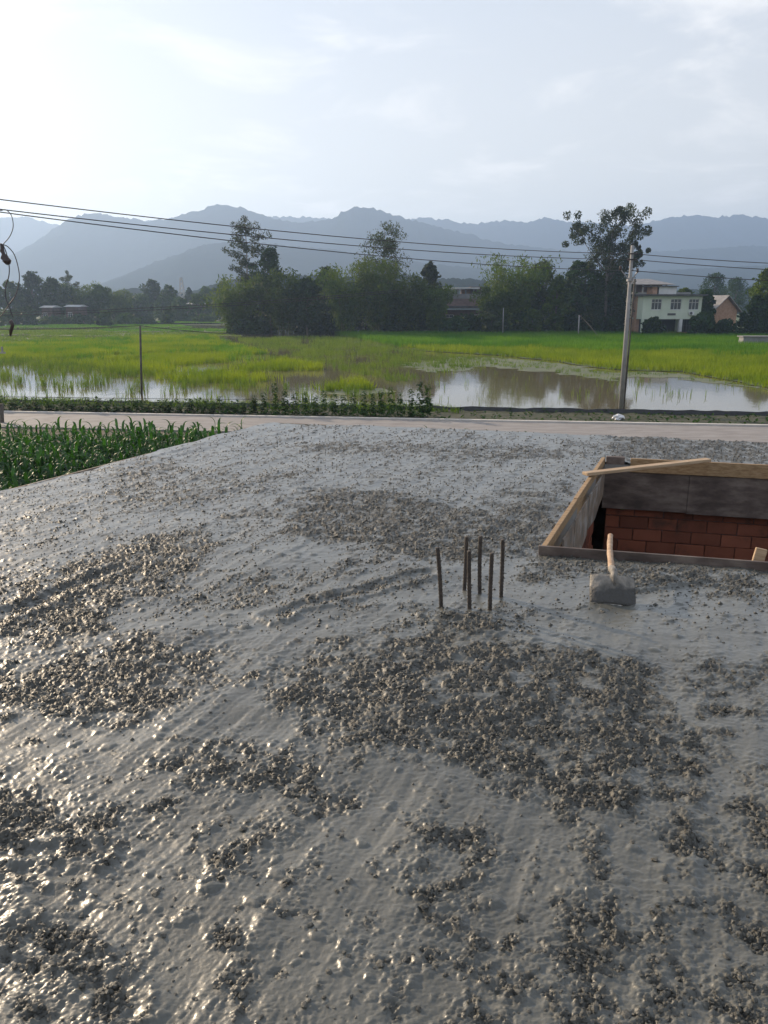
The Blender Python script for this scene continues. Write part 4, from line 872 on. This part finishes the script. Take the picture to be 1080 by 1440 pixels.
# where the pour is coarse (outlines on the slab)
PZ = lambda l: [P(x, y)[:2] for x, y in l]
coarse = [
 (1.0, [(0, 848), (90, 795), (180, 755), (260, 745), (300, 765), (230, 830), (150, 885), (60, 905), (0, 915)]),
 (1.0, [(-60, 930), (60, 915), (140, 890), (230, 892), (330, 905), (320, 945), (230, 1005), (150, 1022), (60, 1005), (-60, 1010)]),
 (1.0, [(380, 955), (430, 930), (520, 905), (620, 890), (720, 893), (860, 905), (930, 935), (960, 1000), (1000, 1050), (960, 1140), (860, 1160), (800, 1150), (700, 1110), (600, 1088), (520, 1070), (420, 1030)]),
 (1.0, [(795, 1275), (840, 1255), (895, 1270), (925, 1310), (890, 1350), (800, 1325)]),
 (.9, [(765, 1115), (800, 1110), (860, 1190), (840, 1235), (810, 1180)]),
 (.9, [(930, 1140), (1000, 1160), (1100, 1235), (1100, 1275), (1000, 1225), (945, 1180)]),
 (1.0, [(195, 1095), (270, 1068), (350, 1050), (430, 1048), (440, 1080), (430, 1118), (340, 1110), (240, 1105)]),
 (.9, [(-80, 1100), (90, 1105), (150, 1150), (135, 1195), (60, 1180), (-80, 1200)]),
 (.9, [(130, 1140), (165, 1150), (150, 1220), (110, 1240)]),
 (.85, [(300, 1225), (370, 1165), (410, 1150), (400, 1170), (330, 1225)]),
 (.95, [(430, 690), (560, 690), (650, 712), (740, 705), (800, 700), (795, 725), (760, 770), (680, 790), (600, 790), (480, 765), (400, 745)]),
 (.9, [(385, 862), (430, 838), (520, 812), (590, 800), (600, 815), (520, 838), (430, 862)]),
 (.75, [(570, 700), (760, 690), (850, 640), (860, 612), (845, 612), (790, 700)]),
 (.8, [(400, 622), (520, 618), (640, 624), (800, 628), (830, 640), (700, 650), (560, 640), (430, 636)]),
 (.9, [(560, 850), (640, 860), (720, 870), (730, 890), (640, 892), (560, 880)]),
 (.9, [(720, 775), (780, 770), (1100, 805), (1100, 838), (980, 832), (890, 815), (820, 808), (740, 810)]),
 (1.0, [(847, 600), (1100, 606), (1100, 655), (900, 646), (852, 646)]),
 (.7, [(900, 1340), (1100, 1380), (1100, 1460), (700, 1460), (760, 1400)]),
 (.65, [(-80, 1260), (60, 1280), (190, 1380), (250, 1460), (-80, 1460)]),
 (.6, [(150, 640), (330, 655), (380, 690), (250, 720), (120, 710)]),
 (.7, [(960, 930), (1100, 920), (1100, 1010), (1010, 1010)]),
 (.30, [(380, 600), (850, 618), (800, 720), (700, 760), (-100, 780), (-100, 720)]),
 (.14, [(250, 1150), (1150, 1080), (1150, 1500), (250, 1500)]),
 (.14, [(-100, 1020), (400, 1020), (400, 1500), (-100, 1500)]),
 (.55, [(560, 1160), (650, 1140), (720, 1210), (660, 1300), (560, 1290)]),
]
wx = .16 * fbm(X * 2.2, Y * 2.2, 31, 4); wy_ = .16 * fbm(X * 2.2 + 9, Y * 2.2, 37, 4)
cm = np.zeros_like(X)
for wgt, poly in coarse:
    pw = PZ(poly); dist = np.mean([p[1] for p in pw]); s = polysd(X + wx * min(1, .25 + dist * .16), Y + wy_ * min(1, .25 + dist * .16), pw)
    cm = np.maximum(cm, wgt * sstep(-.09 - .02 * dist, .10 + .02 * dist, s))
patch = fbm((X * .92 + Y * .38) * .8 + 3, (Y * .92 - X * .38) * 2.0, 41, 5); cm = np.clip(np.maximum(cm, .52 * sstep(.1, .55, patch)) + .05 * sstep(-.2, .3, fbm(X * 2.6, Y * 2.6, 42, 3)), 0, 1)
al_, ac_ = X * le[0] + Y * le[1], X * le[1] - Y * le[0]; swp = fbm(al_ * .55 + 4, ac_ * 6.5 + .25 * fbm(X * 1.5, Y * 1.5, 48, 2), 45, 4); swf = fbm(al_ * 1.3, ac_ * 24, 46, 4, .6)
cm = np.clip(cm + .22 * swp * (cm > .03), 0, 1)
speck = fbm(X * 7, Y * 7, 43, 3); cm = np.clip(cm * (.82 + .5 * speck) , 0, 1)
# drag marks and grooves left by boards, hoses and shovels
gz = np.zeros_like(X); XW, YW = X + .035 * fbm(X * 5, Y * 5, 95, 3), Y + .035 * fbm(X * 5, Y * 5, 97, 3); AM = .55 + .6 * fbm(X * 4, Y * 4, 101, 2); SK = (.25 + .9 * speck + .5 * fbm(X * 3, Y * 3, 103, 2)).clip(0, .8)
for (p, q, w_, d_, ridge_) in [((-40, 1260), (185, 1405), .035, -.014, .010), ((0, 1225), (110, 1275), .02, -.008, .006), ((0, 868), (165, 798), .05, -.016, .012), ((385, 862), (600, 806), .045, -.014, .013), ((250, 1440), (370, 1290), .05, .016, 0), ((300, 1225), (400, 1150), .03, .014, 0), ((520, 1005), (420, 985), .03, .008, 0), ((895, 822), (975, 812), .035, -.016, .014), ((600, 868), (700, 886), .03, -.008, .010), ((560, 950), (700, 925), .04, -.008, .010), ((700, 690), (800, 706), .05, -.012, .012), ((430, 690), (600, 700), .05, -.008, .01), ((0, 1190), (130, 1205), .03, -.012, .012), ((630, 1290), (560, 1250), .02, .008, 0)]:
    d, c_, t = segd(XW, YW, P(*p)[:2], P(*q)[:2])
    gz += .6 * AM * d_ * np.exp(-(d / w_) ** 2) * sstep(0, .08, t + .05) + ridge_ * np.exp(-((d - 1.7 * w_) / (.7 * w_)) ** 2)
    if w_ > .018: cm = np.maximum(cm, SK * np.exp(-(d / (2.4 * w_)) ** 2) * sstep(0, .1, t + .05))
# height of the pour
hgt_ = .0055 * swp + .0014 * swf * sstep(-.3, .4, fbm(X * .8, Y * .8, 49, 2)) + .016 * fbm(X * .55, Y * .55, 51, 3) + .010 * fbm(X * 2.1, Y * 2.1, 53, 3)
ca, sa = math.cos(R(18)), math.sin(R(18)); xr, yr_ = X * ca + Y * sa, -X * sa + Y * ca
wv = .35 * fbm(X * 3, Y * 3, 57, 2)
wob = .35 * fbm(X * 22, Y * 22, 59, 2); wob2 = .35 * fbm(X * 22 + 7, Y * 22 + 3, 60, 2)
low = sstep(-.35, .35, fbm(X * .9, Y * 1.3, 62, 3)); sp_ = sstep(-.1, .5, fbm(X * 3.1, Y * 3.1, 64, 3))
paste = .0026 * fbm(xr * 9 + wv * 2, yr_ * 22 + wv * 3, 61, 5, .6) * (.25 + .8 * low) / (1 + .12 * Y) + .0010 * fbm(X * 60, Y * 60, 63, 3, .65) + .005 * domes(X * 62 + wob, Y * 62 + wob2, 65, .12 + .0) * (.3 + .9 * sp_) + .008 * domes(X * 38 + wob, Y * 38 + wob2, 67, .10) * sp_ + .012 * domes(X * 26 + wob, Y * 26, 68, .03)
lump = .0072 * domes(X * 86 + wob, Y * 86 + wob2, 71, .8) + .0085 * domes(X * 60 + wob2, Y * 56 + wob, 75, .4) + .0055 * domes(X * 150 + wob * 2, Y * 150 + wob2 * 2, 79, .8) + .0115 * fbm(X * 32, Y * 32, 83, 5, .72) + .007 * fbm(X * 6, Y * 6, 84, 3) - .004
mid = .0055 * domes(X * 85 + wob, Y * 85 + wob2, 91, .5) + .007 * domes(X * 52 + wob, Y * 52, 93, .22) + .0024 * fbm(X * 42, Y * 42, 94, 4, .65)
thr = sstep(.2, .95, cm + .42 * fbm(X * 13, Y * 13, 87, 4, .65))
Zs = hgt_ + paste * (1 - .6 * thr) + lump * thr + mid * sstep(.02, .55, cm + .22 * fbm(X * 6, Y * 6, 88, 3)) * (1 - thr)
Zs = Zs + gz
Zs -= .004
edge = np.maximum(np.maximum(-out_l, 0), 0)
Zs += .006 * fbm(X * 5, Y * 5, 99, 2) * 0
# low towards the shuttering round the opening and along the outer edges
Zs -= .02 * np.exp(-np.clip(-sdh, 0, 9) / .12)
V = np.stack([X - HOF[0], Y - HOF[1], Zs - G], -1).reshape(-1, 3).astype(np.float32)
I = np.arange(rows * cols).reshape(rows, cols)
Fq = np.stack([I[:-1, :-1], I[:-1, 1:], I[1:, 1:], I[1:, :-1]], -1).reshape(-1, 4)
bad = (outm | inh).reshape(-1); allbad = outm.reshape(-1)[Fq].all(1) | inh.reshape(-1)[Fq].all(1); Fq = Fq[~allbad]
used = np.zeros(len(V), bool); used[Fq.ravel()] = True; remap = np.cumsum(used) - 1
me = npmesh('roof_slab', V[used], remap[Fq]); at_ = me.attributes.new('coarse', 'FLOAT', 'POINT'); at_.data.foreach_set('value', thr.reshape(-1)[used].astype(np.float32))
slab = link('roof_slab', me, M['wet'], house)
def slabz(x, y):
    i = int(np.argmin((X - x) ** 2 + (Y - y) ** 2)); return float(Zs.reshape(-1)[i])
# loose stones of the mix standing proud
r = np.random.default_rng(60)
ph = (1 + 5 ** .5) / 2; iv = np.array([(-1, ph, 0), (1, ph, 0), (-1, -ph, 0), (1, -ph, 0), (0, -1, ph), (0, 1, ph), (0, -1, -ph), (0, 1, -ph), (ph, 0, -1), (ph, 0, 1), (-ph, 0, -1), (-ph, 0, 1)]) / math.hypot(1, ph)
itf = np.array([(0, 11, 5), (0, 5, 1), (0, 1, 7), (0, 7, 10), (0, 10, 11), (1, 5, 9), (5, 11, 4), (11, 10, 2), (10, 7, 6), (7, 1, 8), (3, 9, 4), (3, 4, 2), (3, 2, 6), (3, 6, 8), (3, 8, 9), (4, 9, 5), (2, 4, 11), (6, 2, 10), (8, 6, 7), (9, 8, 1)])
stk = []
oc = np.array([(1, 0, 0), (-1, 0, 0), (0, 1, 0), (0, -1, 0), (0, 0, 1), (0, 0, -1)], float); ocf = np.array([(0, 2, 4), (2, 1, 4), (1, 3, 4), (3, 0, 4), (2, 0, 5), (1, 2, 5), (3, 1, 5), (0, 3, 5)])
for (near, cap, bv, bf) in ((True, 15000, iv, itf), (False, 28000, oc, ocf)):
    cell = r.choice(rows * cols, 420000); tv = thr.reshape(-1)[cell]; cv = cm.reshape(-1)[cell]; yv = Y.reshape(-1)[cell]
    pr_ = (.012 + .8 * tv ** 2) if near else (.05 + .3 * np.clip(cv * 1.6, 0, 1) + .3 * tv)
    cell = cell[(~bad[cell]) & ((yv < 3.6) == near) & (r.uniform(0, 1, len(cell)) < pr_)][:cap]
    cx, cy, cz = X.reshape(-1)[cell], Y.reshape(-1)[cell], Zs.reshape(-1)[cell]; n = len(cell)
    rad = r.gamma(4.0, .0010 if near else .00125, n).clip(.002, .013); rad = np.maximum(rad, (.0009 if near else .0011) * cy * r.uniform(.6, 1.1, n))
    nv_ = len(bv)
    sc = rad[:, None, None] * r.uniform(.65, 1.3, (n, nv_, 1)) * np.stack([r.uniform(.8, 1.4, n), r.uniform(.8, 1.3, n), r.uniform(.6, .95, n)], 1)[:, None, :]
    an = r.uniform(0, 6.28, n); ca_, sa_ = np.cos(an)[:, None], np.sin(an)[:, None]; Vp = bv[None] * sc
    Vp = np.stack([Vp[..., 0] * ca_ - Vp[..., 1] * sa_, Vp[..., 0] * sa_ + Vp[..., 1] * ca_, Vp[..., 2]], -1) + np.stack([cx - HOF[0], cy - HOF[1], cz - G + rad * .1], 1)[:, None, :]
    Fp = (bf[None] + (np.arange(n) * nv_)[:, None, None]).reshape(-1, 3)
    me = npmesh('aggregate_stones', Vp.reshape(-1, 3), Fp, not near); at_ = me.attributes.new('coarse', 'FLOAT', 'POINT'); at_.data.foreach_set('value', np.full(n * nv_, .9, np.float32))
    tag(link('aggregate_stones', me, M['wet'], house), kind='stuff')
# edge board along the slab's left and far sides
def board(name, a, b, z0, z1, th_, m, side, parent=None, off=HOF):
    a, b = np.array(a), np.array(b); d = (b - a) / np.linalg.norm(b - a); nrm = np.array([-d[1], d[0]]) * side
    return MB().box(((a + b)[0] / 2 + nrm[0] * th_ / 2 - off[0], (a + b)[1] / 2 + nrm[1] * th_ / 2 - off[1], (z0 + z1) / 2 - off[2]), (np.linalg.norm(b - a), th_, z1 - z0), rz=math.atan2(d[1], d[0]), bev=.003).build(name, m, parent)
board('edge_board', NL, FL + le * .02, -.2, -.012, .025, M['grime'], 1, house)
board('edge_board', FL, FRR, -.2, -.012, .025, M['grime'], 1, house)
# outer walls below
for a, b, sgn in ((NL, FL, -1), (FL, FRR, -1), (FRR, NR, -1), (NR, NL, -1)):
    d = (b - a) / np.linalg.norm(b - a); board('outer_wall', a + d * .3, b - d * .3, G, -.145, .24, M['mortar'], sgn, house)
# the walls under the opening: rear wall and left wall, bricks one by one on a mortar core
def brickwall(name, a, b, side, z_top, z_bot, vis_len):
    a, b = np.array(a), np.array(b); d = (b - a) / np.linalg.norm(b - a); nrm = np.array([-d[1], d[0]]) * side
    core = board(name, a + nrm * .016, b + nrm * .016, G, z_top, .2, M['mortar'], side, house)
    bl, bh = .30, .135; proto = MB().box((0, 0, 0), (bl - .008, .03, bh - .009), bev=.004).mesh('brick'); proto.materials.append(M['brick'])
    half = MB().box((0, 0, 0), (bl / 2 - .008, .03, bh - .009), bev=.004).mesh('brick'); half.materials.append(M['brick'])
    rot = math.atan2(d[1], d[0]); z = z_top - bh / 2; k = 0
    while z > z_bot:
        x = 0.0; first = (k % 2 == 1)
        while x < vis_len - .01:
            l_ = bl / 2 if first and x == 0 else bl
            if x + l_ > vis_len + .16: break
            c = a + d * (x + l_ / 2) + nrm * (.012 + r.uniform(-.009, .006))
            o = link('brick', half if l_ < bl else proto, None, core); o.location = (c[0] - HOF[0], c[1] - HOF[1], z - G + r.uniform(-.003, .003)); o.rotation_euler = (r.uniform(-.012, .012), r.uniform(-.008, .008), rot + r.uniform(-.01, .01))
            x += l_
        z -= bh; k += 1
    return core
fnn = np.array([-fe[1], fe[0]]); vn = np.array([-vdir[1], vdir[0]])
brickwall('rear_brick_wall', HA + fnn * .10 + fe * .05, HA + fnn * .10 + fe * 4.6, 1, -.50, -2.0, 3.0)
brickwall('left_brick_wall', HB + vn * .07 - vdir * .2, HA + vn * .07 + vdir * .05, 1, -.16, -2.0, HL + .1)
MB().box((HB[0] + 2 - HOF[0], HB[1] + 1.2 - HOF[1], .02), (7, 8, .05), rz=R(-14)).build('ground_floor', M['set'], house)
# shuttering of the opening
fw = empty('opening_formwork', (*HA, 0), 'timber and plywood shuttering lining the rectangular opening in the slab', 'formwork'); FO = np.array([HA[0], HA[1], 0])
board('rear_rail', HA + fe * .26 - fnn * .042, HA + fe * 3.0 - fnn * .042, -.115, .03, .035, M['board'], 1, fw, FO)
board('corner_block', HA + fe * .012, HA + fe * .2, -.26, .03, .06, M['ply'], 1, fw, FO)
xsn = [0.0, .86, 1.75, 3.0]
for i in range(3):
    board('plywood_panel', HA + fe * (xsn[i] + .0015) - fnn * .020, HA + fe * (xsn[i + 1] - .0015) - fnn * .020, -.53 - .01 * i, -.118 - .004 * (i == 1) , .018, M['ply'], 1, fw, FO)
segs_ = [0, .42, .78, 1.0]
for i in range(3):
    a = HB + vdir * HL * segs_[i]; b = HB + vdir * HL * segs_[i + 1]
    board('side_rail', a + vdir * .003, b - vdir * .003, -.16 + .01 * i, .022 + .006 * (i % 2), .035, M['board'], 1, fw, FO)
for i, (s0, s1, zl) in enumerate([(.20, .36, -.62), (.37, .62, -.56), (.63, .985, -.46)]):
    a, b = HB + vdir * HL * s0, HB + vdir * HL * s1
    a = a - vn * .016; b = b - vn * .016; d = vdir
    poly = [(0, -.12), ((s1 - s0) * HL, -.12), ((s1 - s0) * HL, zl + .08), ((s1 - s0) * HL * .7, zl + .05), ((s1 - s0) * HL * .45, zl - .02), (0, zl + .02)]
    m_ = MB(); n_ = len(poly); Vv = []
    for tt in (0, .014):
        for (x, z) in poly: q = a + d * x + vn * tt - FO[:2]; Vv.append((q[0], q[1], z))
    m_.add(Vv, [tuple(range(n_)), tuple(range(2 * n_ - 1, n_ - 1, -1))] + [(i2, n_ + i2, n_ + (i2 + 1) % n_, (i2 + 1) % n_) for i2 in range(n_)]); m_.build('side_panel', M['grime'], fw)
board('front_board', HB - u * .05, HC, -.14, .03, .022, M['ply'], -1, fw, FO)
# loose plank across the far left corner
p0 = np.array([*P(822, 670, .03)[:2], .055]); p1 = np.array([*P(996, 650, .05)[:2], .075]); d = p1 - p0; Ln = np.linalg.norm(d)
lpk = MB().box((0, 0, 0), (Ln, .085, .03), bev=.004).build('loose_plank', M['plank']); lpk.location = tuple((p0 + p1) / 2); lpk.rotation_euler = (0, -math.asin(d[2] / Ln), math.atan2(d[1], d[0]))
tag(lpk, 'long pale loose plank lying across the rear left corner of the opening', 'plank')
# plank end standing in the opening at the right edge
c = A(1079, 790, 4.66); o = MB().box((0, 0, -.42), (.07, .03, .9), bev=.003).build('plank_end', M['plank']); o.location = (c[0] + .01, c[1] + .12, c[2] + .02); o.rotation_euler = (R(-8), R(10), R(-15))
tag(o, 'upright pale plank end poking up at the right edge of the opening', 'plank')
# green sprig through the gap above the bricks
c = A(878, 717, HA[1] - .02); m_ = MB()
for k in range(9):
    an = k * .8; V, Fc = leafquad(np.array([.012 * k - .05, 0, 0]), (math.cos(an), -abs(math.sin(an)) * .4, .5 + .3 * math.sin(k)), np.array([0, 0, 1.0]), .07, .035); m_.add(V, Fc)
o = m_.build('weed_sprig', M['rice2']); o.location = tuple(c); tag(o, 'tiny bright green weed sprig poking out between plywood and bricks in the opening', 'weed')

# ------------------------------------------------------------------ rebar, shovel
bars = [((615, 770), (620, 852), 'leftmost rebar stub, leaning left, apart from the other five'), ((657, 755), (652, 828), 'rebar stub leaning right, second from the left, rear row'), ((661, 775), (659.5, 855), 'rebar stub third from the left, standing in the front row'), ((676, 754), (675, 832), 'straight rebar stub fourth from the left, in the rear row'), ((691, 778), (690, 859), 'front rebar stub second from the right, nearest to the camera'), ((706, 759), (705.5, 838), 'rightmost rebar stub of the six, in the rear row')]
for i, (tp, bt, lab) in enumerate(bars):
    b = P(*bt); t = A(tp[0], tp[1], b[1] + [0, .03, 0, .01, 0, 0][i]); b[2] = slabz(b[0], b[1]); v = t - b
    e = empty('rebar_stub', b, lab, 'rebar', 'six rebar stubs rising from the wet concrete')
    n = 40; pts = [v * s - v / np.linalg.norm(v) * .05 * (1 - s) + np.array([.004 * math.sin(3 * s + i), 0, 0]) for s in np.linspace(0, 1, n)]
    MB().tube(pts, [.0125 if k % 2 else .0102 for k in range(n)], 10).build('ribbed_bar', M['rust'], e, True)
def shovelmat():
    m = mat('shovel_steel_caked', (.13, .12, .105), (.34, .3, .25), 14, .62, .6, 60, c3=(.24, .215, .185)); t = m.node_tree; b = t.nodes['Principled BSDF']
    src = b.inputs['Base Color'].links[0].from_socket; co = nn(t, 'ShaderNodeTexCoord'); sp = nn(t, 'ShaderNodeSeparateXYZ'); t.links.new(co.outputs['Object'], sp.inputs[0])
    no = nn(t, 'ShaderNodeTexNoise'); no.inputs['Scale'].default_value = 9; no.inputs['Detail'].default_value = 5; t.links.new(co.outputs['Object'], no.inputs['Vector'])
    ad = nn(t, 'ShaderNodeMath', operation='MULTIPLY_ADD'); t.links.new(no.outputs['Fac'], ad.inputs[0]); ad.inputs[1].default_value = -.14; t.links.new(sp.outputs[2], ad.inputs[2])
    mr = nn(t, 'ShaderNodeMapRange', interpolation_type='SMOOTHSTEP'); t.links.new(ad.outputs[0], mr.inputs[0]); mr.inputs[1].default_value = .0; mr.inputs[2].default_value = .03
    mx = nn(t, 'ShaderNodeMix', data_type='RGBA'); t.links.new(mr.outputs[0], mx.inputs[0]); mx.inputs[6].default_value = (.055, .052, .048, 1); t.links.new(src, mx.inputs[7]); t.links.new(mx.outputs[2], b.inputs['Base Color'])
    return m
M['blade'] = shovelmat()
tip = P(862, 845); tip[2] -= .012; top = A(861, 806, tip[1] + .12); 
e = empty('shovel', tip, 'cement caked flat shovel with wooden handle by the opening front edge', 'shovel')
ax_u = (top - tip); Lb = np.linalg.norm(ax_u); ax_u /= Lb; ax_x = np.array([1.0, -.06, -.05]); ax_x -= ax_u * (ax_x @ ax_u); ax_x /= np.linalg.norm(ax_x); ax_n = np.cross(ax_x, ax_u)   # n faces the camera side
if ax_n[1] > 0: ax_n = -ax_n
nu, nv = 25, 13; front = []; W2 = .131
for side in (0, 1):
    for j in range(nv):
        vv = j / (nv - 1)
        for i in range(nu):
            q = -1 + 2 * i / (nu - 1); hw_ = W2 * (1 - .06 * vv - .05 * (1 - vv) ** 6)
            v2 = vv * Lb * (1.0) + (-.004 if j == 0 else 0) + (.012 * (q * q) if j == 0 else 0) * -1
            dome = .030 * (1 - abs(q) ** 3.5) + .022 * math.exp(-(q / .16) ** 2) * sstep(.2, .9, np.array(vv)) - .024 * (vv > .95) * (1 - abs(q) ** 8) + .003 * float(perlin(np.array(q * 4.0), np.array(vv * 4.0), 5))
            p = ax_x * q * hw_ + ax_u * v2 + ax_n * (dome - .012 * vv * 0 - side * .007); front.append(p - ax_u * .012)
mm = MB(); mm.v = [tuple(p) for p in front]; K = nu * nv
for j in range(nv - 1):
    for i in range(nu - 1):
        a = j * nu + i; mm.f.append((a, a + 1, a + nu + 1, a + nu)); mm.f.append((K + a, K + a + nu, K + a + nu + 1, K + a + 1))
for j in range(nv - 1):
    for i in (0, nu - 1): a = j * nu + i; mm.f.append((a, a + nu, K + a + nu, K + a))
for i in range(nu - 1):
    for j in (0, nv - 1): a = j * nu + i; mm.f.append((a, K + a, K + a + 1, a + 1))
mm.build('blade', M['blade'], e, True)
sk0 = ax_u * (Lb * .5) + ax_n * .045; sk1 = ax_u * (Lb - .01) + ax_n * .04; hb = A(860.5, 803, top[1] + .02) - tip; he_ = A(858.5, 752, top[1] + .55) - tip
MB().tube([sk0, (sk0 + sk1) / 2 + ax_n * .004, sk1, hb + (he_ - hb) * .06], [.006, .017, .021, .0225], 12).build('socket', M['blade'], e, True)
n = 14; pts = [hb + (he_ - hb) * t + np.array([-.008 * math.sin(math.pi * t), 0, .006 * math.sin(5 * t)]) for t in np.linspace(.02, 1, n)]
MB().tube(pts + [he_ + (he_ - hb) * .012], [.0185 - .0015 * t + .0012 * math.sin(17 * t) for t in np.linspace(0, 1, n - 1)] + [.017, .010], 14).build('handle', M['shaft'], e, True)

# ------------------------------------------------------------------ haze in the valley
hzm = bpy.data.materials.new('haze'); hzm.use_nodes = True; t = hzm.node_tree; t.nodes.clear()
o_ = nn(t, 'ShaderNodeOutputMaterial'); pv = nn(t, 'ShaderNodeVolumePrincipled'); t.links.new(pv.outputs[0], o_.inputs['Volume'])
pv.inputs['Color'].default_value = (.50, .68, 1.0, 1); pv.inputs['Density'].default_value = 3.8e-4; pv.inputs['Anisotropy'].default_value = .4
mb = MB(); mb.box((0, 1750, 300 + G - 2), (7000, 5300, 620)); hz_ = mb.build('haze', hzm); tag(hz_, kind='stuff')
top_z = max((o.matrix_world @ Vector(c)).z for o in SC.objects if o.type == 'MESH' and o is not hz_ and o.name.startswith('mountain') for c in o.bound_box)
me = hz_.data
for v in me.vertices: v.co.z = (top_z + 15) if v.co.z > 0 else G - 1.9
